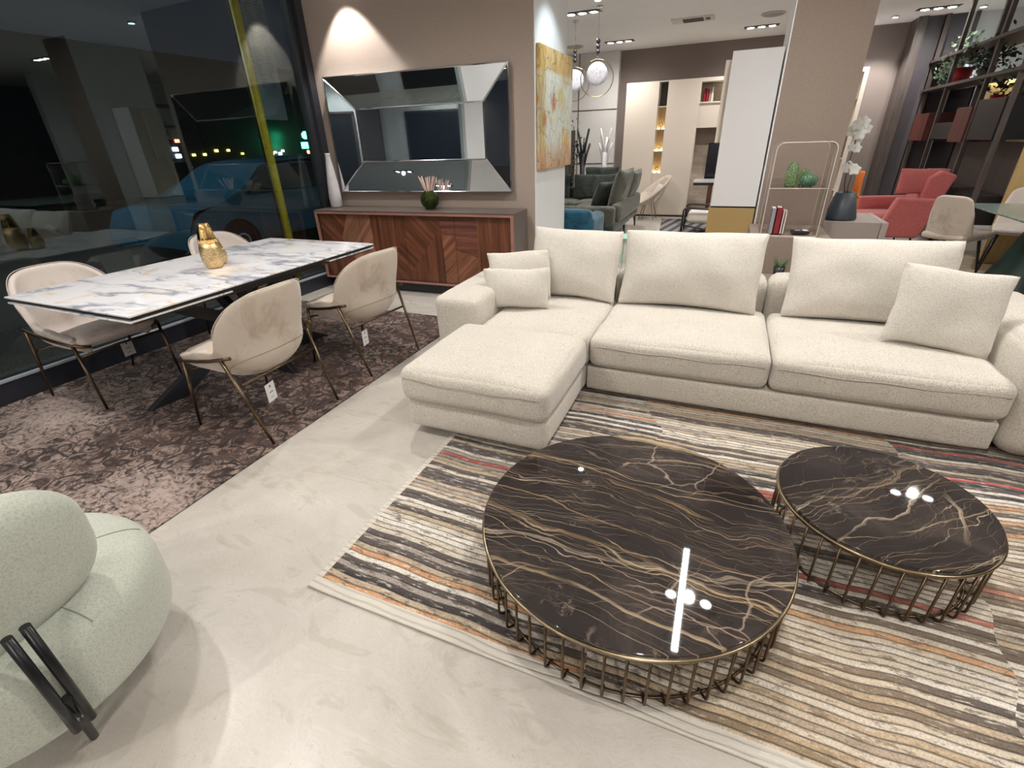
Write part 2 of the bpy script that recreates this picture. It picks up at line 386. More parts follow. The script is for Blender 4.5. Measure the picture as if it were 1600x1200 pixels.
def make_grey_stripe():
    N = NT('grey striped weave'); v = N.coord(rot=(0, 0, .25)); x = N.n('SeparateXYZ', {0: v}).outputs[0]
    f = N.math('FRACT', N.math('MULTIPLY', x, 6)); N.col(N.ramp(f, [(0, (.05, .05, .06)), (.45, (.05, .05, .06)), (.5, (.24, .22, .21)), (1, (.24, .22, .21))])); N.set(Roughness=.9); return N.m
M['grey_stripe'] = make_grey_stripe()
def make_cactus(name, c, dots=(.55, .58, .35)):
    N = NT(name); f = N.n('TexVoronoi', {'Vector': N.coord(), 'Scale': 95}).outputs['Distance']
    N.col(N.mix(N.ramp(f, [(.16, 1), (.3, 0)]), c, dots)); N.set(Roughness=.6); return N.m
M['cactus'] = make_cactus('ribbed green ceramic', (.10, .17, .07), (.60, .62, .36))
M['cactus_dk'] = make_cactus('deep green ceramic', (.045, .12, .065), (.35, .45, .33))
def make_gold_tex():
    N = NT('hammered gold'); v = N.coord()
    n = N.noise(N.coord((1, 1, 3)), 55, 3)
    N.col(N.ramp(n, [(.3, (.42, .28, .12)), (.7, (.85, .66, .38))])); N.set(Metallic=1, Roughness=.33); N.bump(n, .9, .004); return N.m
M['gold_tex'] = make_gold_tex()

# ------------------------------------------------------------------ mesh helpers
class MB:
    def __init__(s): s.v = []; s.f = []; s.mi = []; s.sm = []
    def add(s, vs, fs, mi=0, smooth=False):
        o = len(s.v); s.v += [tuple(v) for v in vs]
        for f in fs: s.f.append(tuple(i+o for i in f)); s.mi.append(mi); s.sm.append(smooth)
        return s
    def box(s, x0, x1, y0, y1, z0, z1, mi=0, mat=None):
        vs = [Vector(p) for p in ((x0, y0, z0), (x1, y0, z0), (x1, y1, z0), (x0, y1, z0), (x0, y0, z1), (x1, y0, z1), (x1, y1, z1), (x0, y1, z1))]
        if mat is not None: vs = [mat @ v for v in vs]
        return s.add(vs, [(0, 3, 2, 1), (4, 5, 6, 7), (0, 1, 5, 4), (1, 2, 6, 5), (2, 3, 7, 6), (3, 0, 4, 7)], mi)
    def tube(s, pts, r, n=10, closed=False, mi=0, smooth=True):
        pts = [Vector(p) for p in pts]; N = len(pts)
        rs = r if hasattr(r, '__len__') else [r]*N
        vs = []; prev = None
        for i, p in enumerate(pts):
            if closed: d = pts[(i+1) % N]-pts[i-1]
            else: d = pts[min(i+1, N-1)]-pts[max(i-1, 0)]
            d.normalize()
            if prev is None:
                a = Vector((0, 0, 1)) if abs(d.z) < .9 else Vector((1, 0, 0))
                nrm = d.cross(a).normalized()
            else:
                nrm = (prev - d*prev.dot(d)).normalized()
            prev = nrm; b = d.cross(nrm)
            vs += [p+(nrm*math.cos(t*2*PI/n)+b*math.sin(t*2*PI/n))*rs[i] for t in range(n)]
        fs = []
        for i in range(N if closed else N-1):
            j = (i+1) % N
            for t in range(n): fs.append((i*n+t, i*n+(t+1) % n, j*n+(t+1) % n, j*n+t))
        s.add(vs, fs, mi, smooth)
        if not closed:
            o = len(s.v)-len(vs)
            s.f += [tuple(o+t for t in reversed(range(n))), tuple(o+(N-1)*n+t for t in range(n))]; s.mi += [mi]*2; s.sm += [False]*2
        return s
    def lathe(s, prof, n=32, mi=0, smooth=True, cx=0, cy=0, ribs=0, amp=0):
        vs = []
        for r, z in prof:
            for t in range(n):
                a = t*2*PI/n; rr = r*(1+amp*math.cos(ribs*a)) if ribs else r
                vs.append((cx+rr*math.cos(a), cy+rr*math.sin(a), z))
        fs = []
        for i in range(len(prof)-1):
            for t in range(n): fs.append((i*n+t, i*n+(t+1) % n, (i+1)*n+(t+1) % n, (i+1)*n+t))
        s.add(vs, fs, mi, smooth)
        o = len(s.v)-len(vs); k = (len(prof)-1)*n
        s.f += [tuple(o+t for t in reversed(range(n))), tuple(o+k+t for t in range(n))]; s.mi += [mi]*2; s.sm += [False]*2
        return s
    def grid(s, fn, nu, nv, mi=0, smooth=True, wrapu=False):
        vs = [fn(u/(nu if wrapu else nu-1), v/(nv-1)) for v in range(nv) for u in range(nu)]
        fs = []
        for v in range(nv-1):
            for u in range(nu if wrapu else nu-1):
                u2 = (u+1) % nu
                fs.append((v*nu+u, v*nu+u2, (v+1)*nu+u2, (v+1)*nu+u))
        return s.add(vs, fs, mi, smooth)
    def xf(s, m): s.v = [tuple(m @ Vector(v)) for v in s.v]; return s
    def build(s, name, mats, parent=None, bevel=0, sub=0, solid=0, loc=None, rotz=0, seg=2, merge=False):
        me = bpy.data.meshes.new(name); me.from_pydata(s.v, [], s.f)
        if not isinstance(mats, (list, tuple)): mats = [mats]
        for m in mats: me.materials.append(m)
        me.polygons.foreach_set('material_index', s.mi); me.polygons.foreach_set('use_smooth', s.sm)
        me.update()
        if merge:
            import bmesh
            bm = bmesh.new(); bm.from_mesh(me); bmesh.ops.remove_doubles(bm, verts=bm.verts, dist=1e-5)
            bmesh.ops.recalc_face_normals(bm, faces=bm.faces); bm.to_mesh(me); bm.free()
        o = bpy.data.objects.new(name, me); COL.objects.link(o)
        if parent: o.parent = parent
        if loc: o.location = loc
        o.rotation_euler.z = rotz
        if solid: md = o.modifiers.new('t', 'SOLIDIFY'); md.thickness = solid; md.offset = 0
        if bevel: md = o.modifiers.new('b', 'BEVEL'); md.width = bevel; md.segments = seg; md.limit_method = 'ANGLE'; md.angle_limit = .7
        if sub: md = o.modifiers.new('s', 'SUBSURF'); md.levels = sub; md.render_levels = sub
        return o

def tag(o, label=None, cat=None, group=None, kind=None):
    if label: o['label'] = label
    if cat: o['category'] = cat
    if group: o['group'] = group
    if kind: o['kind'] = kind
    return o
def thing(name, label, cat, loc=(0, 0, 0), rotz=0, group=None):
    o = bpy.data.objects.new(name, None); o.empty_display_size = .1; COL.objects.link(o)
    o.location = loc; o.rotation_euler.z = rotz
    return tag(o, label, cat, group)
def struct(name, mb, mats, loc=None, rotz=0, bevel=0):
    return tag(mb.build(name, mats, None, bevel, loc=loc, rotz=rotz), kind='structure')
def part_label(o, l): o['label'] = l; return o
def kids(o): return [c for c in bpy.data.objects if c.parent == o]
def dup(o, loc=None, rotz=None, label=None, group=None, parent=None):
    c = o.copy(); COL.objects.link(c)
    if parent: c.parent = parent
    for k in kids(o): dup(k, parent=c)
    if loc is not None: c.location = loc
    if rotz is not None: c.rotation_euler.z = rotz
    if label: c['label'] = label
    if group: c['group'] = group
    return c

def softbox(x0, x1, y0, y1, z0, z1, r=.04, n=14, puff=(0, 0, 0), wob=0, seed=0, mat=None):
    """closed upholstered block: rounded edges, swollen faces. puff = bulge on x, y, z faces"""
    mb = MB(); c = Vector(((x0+x1)/2, (y0+y1)/2, (z0+z1)/2)); h = Vector(((x1-x0)/2, (y1-y0)/2, (z1-z0)/2))
    r = min(r, *h)
    ts = [math.sin((i/n*2-1)*PI/2) for i in range(n+1)]
    ts = [t*.6+(i/n*2-1)*.4 for i, t in enumerate(ts)]
    for ax in range(3):
        for sg in (-1, 1):
            def fn(u, v, ax=ax, sg=sg):
                a, b = ts[round(u*n)], ts[round(v*n)]
                p = [0, 0, 0]; p[ax] = sg; p[(ax+1) % 3] = a if sg > 0 else -a; p[(ax+2) % 3] = b
                q = Vector((p[0]*h.x, p[1]*h.y, p[2]*h.z))
                inn = Vector([max(-(h[i]-r), min(h[i]-r, q[i])) for i in range(3)])
                d = q-inn
                if d.length > 1e-9: q = inn+d.normalized()*r
                for i in range(3):
                    o1, o2 = p[(i+1) % 3], p[(i+2) % 3]
                    q[i] += p[i]*puff[i]*(max(0, 1-o1*o1)**.8)*(max(0, 1-o2*o2)**.8)
                q += c
                if wob:
                    k = noise.noise_vector(q*3.1+Vector((seed, 0, 0)))*wob + noise.noise_vector(q*9+Vector((seed, 3, 0)))*wob*.35
                    q += k
                return mat @ q if mat is not None else q
            mb.grid(fn, n+1, n+1)
    return mb

def pillow(w, h, t, seed=0, pinch=.05, n=30, edge=.012):
    """knife edge cushion in its own XY plane, pointed corners, creases running in from the corners"""
    mb = MB()
    for sg in (1, -1):
        def fn(u, v, sg=sg):
            a, b = (u*2-1), (v*2-1); aa, bb = math.sin(a*PI/2)*.5+a*.5, math.sin(b*PI/2)*.5+b*.5
            x = w/2*aa*(1-pinch*(1-bb*bb)*abs(aa)); y = h/2*bb*(1-pinch*1.3*(1-aa*aa)*abs(bb))
            pr = (max(0, 1-aa*aa)*max(0, 1-bb*bb))**.42
            z = sg*t/2*pr*(1+.05*noise.noise(Vector((x*5+seed, y*5, 1))))
            ed = 1-pr
            q = Vector((x*5.5+seed*2.1, y*5.5, sg*.4))
            z += noise.noise(q)*.016*(.25+pr)
            cr = (abs(aa)*abs(bb))**2
            z += sg*cr*.012*noise.noise(Vector((x*22+seed, y*22, sg)))
            bow = noise.noise(Vector((aa*1.4+seed, bb*1.4, 5)))*.012
            x += bow*abs(aa)**3; y += bow*abs(bb)**3
            e_ = (abs(aa)*abs(bb))**7; x *= 1-.012*e_; y *= 1-.012*e_
            return Vector((x, y, z)) if sg > 0 else Vector((x, y, z))
        if sg > 0: mb.grid(fn, n, n)
        else: mb.grid(lambda u, v, fn=fn: fn(1-u, v), n, n)
    return mb
def frame_m(c, xd, yd):
    """matrix whose X follows xd, Y follows yd, origin c"""
    x = Vector(xd).normalized(); y = Vector(yd); y = (y-x*y.dot(x)).normalized(); z = x.cross(y)
    return Matrix(((x.x, y.x, z.x, c[0]), (x.y, y.y, z.y, c[1]), (x.z, y.z, z.z, c[2]), (0, 0, 0, 1)))

# ------------------------------------------------------------------ room shell
WR = math.radians(3.2)       # the mirror wall stands slightly askew
X0, X1, Y0, Y1 = -4.2, 7.0, -3.4, 11.1
struct('floor', MB().box(X0, X1, Y0, Y1+.2, -.1, 0), M['floor'])
struct('ceiling', MB().box(X0-.3, X1, Y0, Y1+.2, CEIL, CEIL+.1), M['ceiling'])
struct('wall_mirror', MB().box(0, 2.48, 0, 1.0, 0, CEIL), M['taupe'], (-4.26, 4.64, 0), WR)
struct('trim_1', MB().box(.04, .052, -.008, 0, 0, CEIL).box(.075, .083, -.006, 0, 0, CEIL), M['console_side'], (-4.26, 4.64, 0), WR)
struct('wall_painting', MB().box(-1.90, -1.776, 4.79, 5.76, 0, CEIL), M['white'])
struct('wall_back', MB().box(-2.33, 2.30, Y1, Y1+.15, 0, CEIL), M['brown_wall'])
wl = MB().box(-4.2, -2.32, 10.96, Y1+.15, 0, CEIL)
struct('wall_far_left', wl, M['white_panel'])
struct('trim_2', MB().box(-4.2, -2.32, 10.950, 10.958, 1.965, 1.98).box(-4.2, -2.32, 10.950, 10.958, .975, .99).box(-3.12, -3.105, 10.950, 10.958, 0, CEIL), M['cab_top'])
struct('wall_far_right', MB().box(2.36, 2.93, 10.75, 11.2, 0, CEIL), M['dark_wall'])
struct('wall_far_end', MB().box(2.931, 4.6, 10.80, 11.2, 0, CEIL), M['white'])
struct('trim_3', MB().box(2.26, 2.38, 10.66, 11.1, 0, CEIL), M['taupe_wood'])
struct('trim_4', MB().box(2.60, 2.66, 10.66, 10.752, 0, CEIL), M['taupe_wood'])
struct('wall_right_far', MB().box(4.6, 4.75, 6.6, 11.2, 0, CEIL), M['white'])
struct('wall_right', MB().box(X1, X1+.1, Y0, 11.2, 0, CEIL), M['brown_wall'])
struct('wall_behind', MB().box(X0-.3, X1, Y0-.1, Y0, 0, CEIL), M['white'])
dr = struct('doorway_shade', MB().box(-2.75, -1.25, Y0+.001, Y0+.03, 0, 2.2), M['near_black'])  # near-black panel stands for the shade inside an open doorway
MB().box(-2.80, -2.75, Y0+.001, Y0+.05, 0, 2.25).box(-1.25, -1.20, Y0+.001, Y0+.05, 0, 2.25).box(-2.80, -1.20, Y0+.001, Y0+.05, 2.2, 2.25).build('door_frame', M['taupe_wood'], dr)
struct('wall_behind_right', MB().box(-.45, X1, Y0+.001, Y0+.06, 0, CEIL), M['brown_wall'])
struct('wall_left_near', MB().box(X0-.12, X0, Y0, .30, 0, CEIL), M['white'])
struct('wall_left_far', MB().box(X0-.1, X0, 5.7, 11.2, 0, CEIL), M['white'])
# the square column: taupe front, white flanks
struct('wall_column', MB().box(.262, .80, 5.05, 6.0, 0, CEIL), M['white'])
struct('wall_column_front', MB().box(.262, .80, 5.03, 5.0499, 0, CEIL), M['taupe_dark'])
struct('trim_5', MB().box(.255, .262, 5.03, 5.06, 0, CEIL), M['white'])
# shop window on the left
struct('window_sill', MB().box(X0-.10, X0+.015, Y0*0+.302, 4.64, -.1, .145), M['sill'])
struct('trim_6', MB().box(X0-.02, X0+.022, .302, 4.64, .145, .158), M['sill_top'])
wn = struct('window_1', MB().box(X0-.10, X0-.02, 4.49, 4.64, 0, CEIL).box(X0-.12, X0, .302, 4.64, 2.84, CEIL), M['frame_black'])
tag(MB().box(X0-.066, X0-.060, .302, 4.489, .15, 2.84).build('window_pane', M['pane'], wn))
struct('window_2', MB().box(X0-.02, X0+.03, 4.55, 4.64, .15, 2.84), M['frame_black'])
struct('trim_7', MB().box(X0-.0, X0+.06, 4.1, 4.6, 2.80, 2.84), M['white'])

# ------------------------------------------------------------------ lights
def spot(loc, power=SPOT_W, size=115, blend=.7, col=SPOT_COL, rad=.04, aim=None, name='spot_lamp'):
    l = bpy.data.lights.new(name, 'SPOT'); l.energy = power; l.spot_size = math.radians(size); l.spot_blend = blend
    l.color = col; l.shadow_soft_size = rad
    o = bpy.data.objects.new(name, l); COL.objects.link(o); o.location = loc
    if aim: o.rotation_euler = (Vector(aim)-Vector(loc)).to_track_quat('-Z', 'Y').to_euler()
    return o
def ceiling_fitting(x, y, label, power=SPOT_W, size=118):
    t = thing('ceiling_spotlight', label, 'ceiling light', (x, y, CEIL), 0, 'recessed triple ceiling spotlights')
    MB().box(-.25, .25, -.085, .085, -.006, -.001).build('housing', M['near_black'], t)
    for k in (-1, 0, 1):
        MB().lathe([(.066, -.007), (.072, -.012), (.060, -.014)], 20, cx=k*.155).build('lamp_ring', M['chrome'], t)
        MB().lathe([(.050, -.0145), (.048, -.016)], 20, cx=k*.155).build('lamp', M['led'], t)
    spot((x, y, CEIL-.05), power, 165, 1, rad=.045)
FIT = [(.22, 3.43, 'ceiling spotlight trio above the large round coffee table', .85),
       (2.52, 5.85, 'ceiling spotlight trio above the beige dining chairs', .8),
       (-2.15, 7.63, 'ceiling spotlight trio beside the bright flare near the pendant', .9),
       (-2.15, 10.05, 'ceiling spotlight trio in front of the pale panelled wall', .9),
       (.08, 10.05, 'ceiling spotlight trio near the round speaker grille', .9),
       (.05, 7.6, 'ceiling spotlight trio behind the square column', .8),
       (2.33, 10.08, 'ceiling spotlight trio by the dark wall at upper right', .7),
       (-2.3, 3.0, 'ceiling spotlight trio above the walnut sideboard end of the room', .95),
       (-2.2, .9, 'ceiling spotlight trio above the near end of the patterned rug', .6),
       (.25, .9, 'ceiling spotlight trio above the camera side of the striped rug', .7),
       (2.5, 1.2, 'ceiling spotlight trio above the right end of the sofa', .9),
       (2.5, 3.5, 'ceiling spotlight trio above the right arm of the sofa', .8),
       (-1.9, -1.4, 'ceiling spotlight trio behind the camera on the left', .35),
       (.9, -1.6, 'ceiling spotlight trio behind the camera on the right', .45),
       (-2.4, -2.6, 'added unseen spotlight trio brightening the rear white wall, left', 1.7),  # unseen lamp, added to brighten the rear wall and the sofa fronts
       (1.2, -2.7, 'added unseen spotlight trio brightening the rear white wall, right', 1.9),  # second added lamp out of view, same fill from behind the camera
       (4.6, 8.0, 'ceiling spotlight trio beyond the open bookcase', .8)]
for x, y, lb, k in FIT: ceiling_fitting(x, y, lb, SPOT_W*k)
def small_spot(x, y, label, aim, power, size, blend=.35, col=SPOT_COL, rad=.02):
    t = thing('ceiling_downlight', label, 'ceiling light', (x, y, CEIL), 0, 'single ceiling downlights')
    MB().lathe([(.045, -.001), (.05, -.012), (.036, -.02)], 20).build('ring', M['chrome'], t)
    MB().lathe([(.034, -.021), (.030, -.023)], 20).build('lamp', M['led'] if col == SPOT_COL else M['led_cool'], t)
    spot((x, y, CEIL-.04), power, size, blend, col, rad, aim)
small_spot(-3.68, 4.42, 'single downlight washing the taupe wall over the mirror', (-3.55, 4.72, .6), 50, 74, .3)
small_spot(-3.44, 1.1, 'single downlight above the near end of the dining table', (-3.2, 1.4, 0), 40, 105, .8, rad=.035)
small_spot(-1.25, 5.0, 'single cool downlight lighting the abstract painting', (-1.78, 5.3, 1.2), 22, 80, .6, (.82, .94, 1))
small_spot(-1.80, 7.05, 'single very bright downlight above the ring pendant', (-1.6, 7.0, 0), 45, 100)
small_spot(2.9, 10.3, 'single downlight washing the dark violet wall', (2.9, 10.75, 1.2), 55, 60, .5, (.9, .92, 1))
small_spot(1.9, 10.4, 'single downlight washing the brown wall right of the column', (1.9, 11.1, 1.0), 60, 80, .6)
# linear tube over the big coffee table
t = thing('linear_ceiling_light', 'long thin white linear light seen mirrored in the large coffee table', 'ceiling light', (.155, 3.42, CEIL))
MB().box(-.016, .016, -.6, .6, -.05, -.001).build('profile', M['white'], t)
MB().box(-.013, .013, -.595, .595, -.054, -.051).build('diffuser', M['tube'], t)
la = bpy.data.lights.new('tube_light', 'AREA'); la.shape = 'RECTANGLE'; la.size = .05; la.size_y = 1.2; la.energy = 10; la.color = (1, .97, .95)
lo = bpy.data.objects.new('tube_light', la); COL.objects.link(lo); lo.location = (.155, 3.42, CEIL-.06)

# ------------------------------------------------------------------ rugs
tag(MB().box(-1.22, 3.1, .825, 4.2, .0005, .012).build('striped_rug', M['rug_stripe'], None, .004), 'striped cream, black and red carved rug under sofa and coffee tables', 'rug')
tag(MB().box(-4.17, -2.07, .55, 3.67, .0005, .009).build('patterned_rug', M['rug_persian'], None, .003), 'distressed brown and pink patterned rug under the dining table', 'rug')
RZ = .0125; RP = .0095

# ------------------------------------------------------------------ sofa
sofa = thing('sectional_sofa', 'cream boucle corner sofa with chaise, standing on the striped rug', 'sofa', (0, 2.62, 0))
L = lambda mb: mb.xf(Matrix.Translation((0, -2.62, 0)))
B = M['boucle']
L(softbox(-.652, 1.345, 2.63, 3.75, .040, .205, .025, 12, (0, .008, 0))).build('base', B, sofa)
L(softbox(-1.46, -.66, 1.87, 2.615, .045, .220, .035, 12, (.008, .012, 0))).build('chaise_base', B, sofa)
L(softbox(-1.36, -.655, 2.60, 3.75, .045, .21, .025, 8)).build('corner_base', B, sofa)
L(softbox(-1.475, -.645, 1.85, 2.62, .215, .408, .050, 18, (.010, .014, .026), .006, 3)).build('chaise_cushion', B, sofa)
L(softbox(-1.37, -.640, 2.60, 3.45, .20, .402, .045, 16, (0, .0, .022), .005, 5)).build('seat_cushion', B, sofa)
L(softbox(-.640, .346, 2.612, 3.45, .205, .398, .048, 18, (.003, .014, .030), .006, 7)).build('seat_cushion', B, sofa)
L(softbox(.350, 1.350, 2.612, 3.45, .205, .398, .048, 18, (.003, .014, .032), .006, 9)).build('seat_cushion', B, sofa)
L(softbox(-1.71, -1.372, 2.62, 3.76, .04, .555, .05, 14, (.006, .012, .012), .004, 2)).build('arm', B, sofa)
L(softbox(1.352, 1.72, 2.60, 3.76, .04, .565, .085, 16, (.006, .012, .02), .004, 4)).build('arm', B, sofa)
L(softbox(-1.37, -.685, 3.51, 3.78, .06, .575, .07, 12, (0, 0, .012), .004, 11)).build('back', B, sofa)
L(softbox(-.680, .335, 3.51, 3.78, .06, .585, .07, 12, (0, 0, .015), .004, 13)).build('back', B, sofa)
L(softbox(.340, 1.36, 3.51, 3.78, .06, .590, .07, 12, (0, 0, .015), .004, 17)).build('back', B, sofa)
for x, y in ((-1.34, 2.02), (-.78, 2.02), (-.60, 2.90), (1.28, 2.90), (.35, 2.90), (1.62, 2.90), (-1.60, 2.75), (-1.62, 3.65), (1.66, 3.65), (0, 3.65)):
    on = .0125 if x > -1.15 else .0005
    L(MB().box(x-.035, x+.035, y-.035, y+.035, on, .058)).build('foot', M['near_black'], sofa)
def seam(pts, name='seam'):
    return L(MB().tube(pts, .0032, 6)).build(name, B, sofa)
def cushion_thing(name, w_, h_, t_, base, xd, up, label, mat, cat='cushion', group=None, seed=0, pinch=.05):
    """base = middle of lower edge"""
    up = Vector(up).normalized(); m = frame_m(base, xd, up)
    mb = pillow(w_, h_, t_, seed, pinch)
    mb.xf(Matrix.Translation((0, h_/2, 0))); mb.xf(Matrix(((m[0][0], m[0][1], m[0][2], 0), (m[1][0], m[1][1], m[1][2], 0), (m[2][0], m[2][1], m[2][2], 0), (0, 0, 0, 1))))
    o = mb.build(name, mat, None, merge=True, loc=base)
    return tag(o, label, cat, group)
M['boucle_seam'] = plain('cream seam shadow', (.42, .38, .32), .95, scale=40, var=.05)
for xa, xb, yy, zz in ((-1.445, -.675, 1.845, .352), (-.610, .318, 2.607, .343), (.380, 1.322, 2.607, .343)):
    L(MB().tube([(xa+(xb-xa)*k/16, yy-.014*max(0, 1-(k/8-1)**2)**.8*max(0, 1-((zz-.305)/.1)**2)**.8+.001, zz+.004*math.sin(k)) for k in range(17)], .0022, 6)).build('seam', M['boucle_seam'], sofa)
g = 'loose back cushions of the cream sofa'
cushion_thing('back_cushion', .67, .50, .22, (-.965, 3.30, .41), (1, -.03, -.01), (0, .35, 1), 'cream back cushion behind the two small pillows, left on the sofa', M['boucle2'], 'cushion', g, 2, .04)
cushion_thing('back_cushion', .89, .505, .23, (-.165, 3.30, .41), (1, 0.0, 0), (.0, .34, 1), 'cream back cushion in the middle of the sofa', M['boucle2'], 'cushion', g, 5, .04)
cushion_thing('back_cushion', .86, .50, .23, (.840, 3.32, .41), (1, 0, .008), (0, .36, 1), 'wide cream back cushion behind the square pillow at right', M['boucle2'], 'cushion', g, 9, .04)
cushion_thing('throw_pillow', .46, .34, .13, (-1.29, 3.14, .425), (1, .30, .06), (-.05, .30, 1), 'pale grey cream small pillow behind the front lumbar pillow', M['boucle2'], 'pillow', None, 12, .05)
cushion_thing('throw_pillow', .47, .275, .13, (-1.24, 2.93, .420), (1, .14, .045), (-.02, .30, 1), 'rectangular cream lumbar pillow in front at the left arm', M['boucle2'], 'pillow', None, 15, .05)
cushion_thing('throw_pillow', .47, .425, .15, (1.095, 2.95, .415), (1, -.06, -.10), (.14, .38, 1), 'square cream pillow at the right arm of the sofa', M['boucle2'], 'pillow', None, 19, .06)

# ------------------------------------------------------------------ round coffee tables
def coffee_table(cx, cy, R, Ht, nb, marble, label, rin):
    t = thing('coffee_table', label, 'coffee table', (cx, cy, RZ))
    H = Ht-RZ
    MB().lathe([(R-.010, H-.016), (R-.004, H-.013), (R-.004, H-.002), (R-.007, H)], 96).build('table_top', marble, t)
    MB().lathe([(R-.02, H-.026), (R+.001, H-.024), (R+.003, H-.017), (R+.001, H-.0138), (R-.0035, H-.0135)], 96).build('rim', M['bronze_rim'], t)
    Rb = R-.010
    for zz, rr in ((.004, rin),):
        MB().tube([(rr*math.cos(a*2*PI/72), rr*math.sin(a*2*PI/72), zz) for a in range(72)], .0045, 8, True).build('base_ring', M['bronze'], t)
    MB().tube([((Rb-.004)*math.cos(a*2*PI/72), (Rb-.004)*math.sin(a*2*PI/72), H-.034) for a in range(72)], .005, 8, True).build('upper_ring', M['bronze'], t)
    proto = None
    for k in range(nb):
        a = k*2*PI/nb
        if proto is None:
            pts = [(Rb, 0, H-.030), (Rb, 0, .018), (Rb-.003, 0, .010), (Rb-.012, 0, .0055), (rin-.01, 0, .0055)]
            proto = MB().tube(pts, .0042, 8).build('bar', M['bronze'], t)
        else:
            c = proto.copy(); COL.objects.link(c); c.parent = t; c.rotation_euler.z = a
    return t
coffee_table(-.15, 1.345, .525, .252, 54, M['marbleA'], 'larger round coffee table with dark gold-veined marble top and wire base', .487)
coffee_table(.675, 1.745, .335, .262, 36, M['marbleB'], 'smaller round coffee table with dark marble top, nearer the right edge', .297)

# ------------------------------------------------------------------ dining table
dt = thing('dining_table', 'long white marble extending dining table on dark crossed legs', 'dining table', (-3.105, 2.22, RP))
def slab(x0, x1, y0, y1, z0, z1, name, mat, bev=.002): return MB().box(x0+3.105, x1+3.105, y0-2.22, y1-2.22, z0-RP, z1-RP).build(name, mat, dt, bev)
slab(-3.665, -2.555, 1.285, 3.155, .752, .762, 'table_top', M['marble_white'])
slab(-3.655, -2.565, 1.295, 3.145, .737, .7515, 'under_glass', M['black_metal'])
slab(-3.655, -2.565, 1.285, 1.86, .722, .732, 'extension_leaf', M['marble_white'])
slab(-3.655, -2.565, 2.66, 3.165, .722, .732, 'extension_leaf', M['marble_white'])
slab(-3.645, -2.575, 1.31, 1.85, .712, .7215, 'leaf_backing', M['black_metal'])
slab(-3.645, -2.575, 2.67, 3.14, .712, .7215, 'leaf_backing', M['black_metal'])
slab(-3.50, -2.70, 1.50, 2.96, .675, .7115, 'under_frame', M['bronze'])
slab(-2.68, -2.63, 1.86, 2.66, .69, .736, 'slide_rail', M['black_metal'])
slab(-3.60, -3.55, 1.86, 2.66, .69, .736, 'slide_rail', M['black_metal'])
def flat_leg(p0, p1, w0, w1, th, name='leg'):
    p0, p1 = Vector(p0), Vector(p1); d = (p1-p0).normalized(); s = Vector((0, 0, 1)).cross(d).normalized(); n_ = d.cross(s)
    vs = []
    for p, ww in ((p0, w0), (p1, w1)):
        for a, b in ((-1, -1), (1, -1), (1, 1), (-1, 1)): vs.append(p+s*a*th/2+n_*b*ww/2)
    mb = MB().add(vs, [(3, 2, 1, 0), (4, 5, 6, 7), (0, 1, 5, 4), (1, 2, 6, 5), (2, 3, 7, 6), (3, 0, 4, 7)])
    # flatten ends on floor and frame
    v2 = []
    for i, v in enumerate(mb.v):
        v = Vector(v)
        tz = p0.z if i < 4 else p1.z
        v += d*((tz-v.z)/d.z); v2.append(tuple(v))
    mb.v = v2
    return mb.build(name, M['frame_black'], dt, .004)
c0 = Vector((0, 0, 0))
for tx, ty, fx, fy in ((.13, .52, -.04, -.62), (-.13, -.52, .06, .60), (.32, -.05, -.34, -.03), (-.32, .05, .34, .03)):
    flat_leg((tx, ty, .668), (fx, fy, .001), .07, .12, .045)
MB().lathe([(.07, .26), (.085, .33), (.07, .42)], 20).build('hub', M['frame_black'], dt)

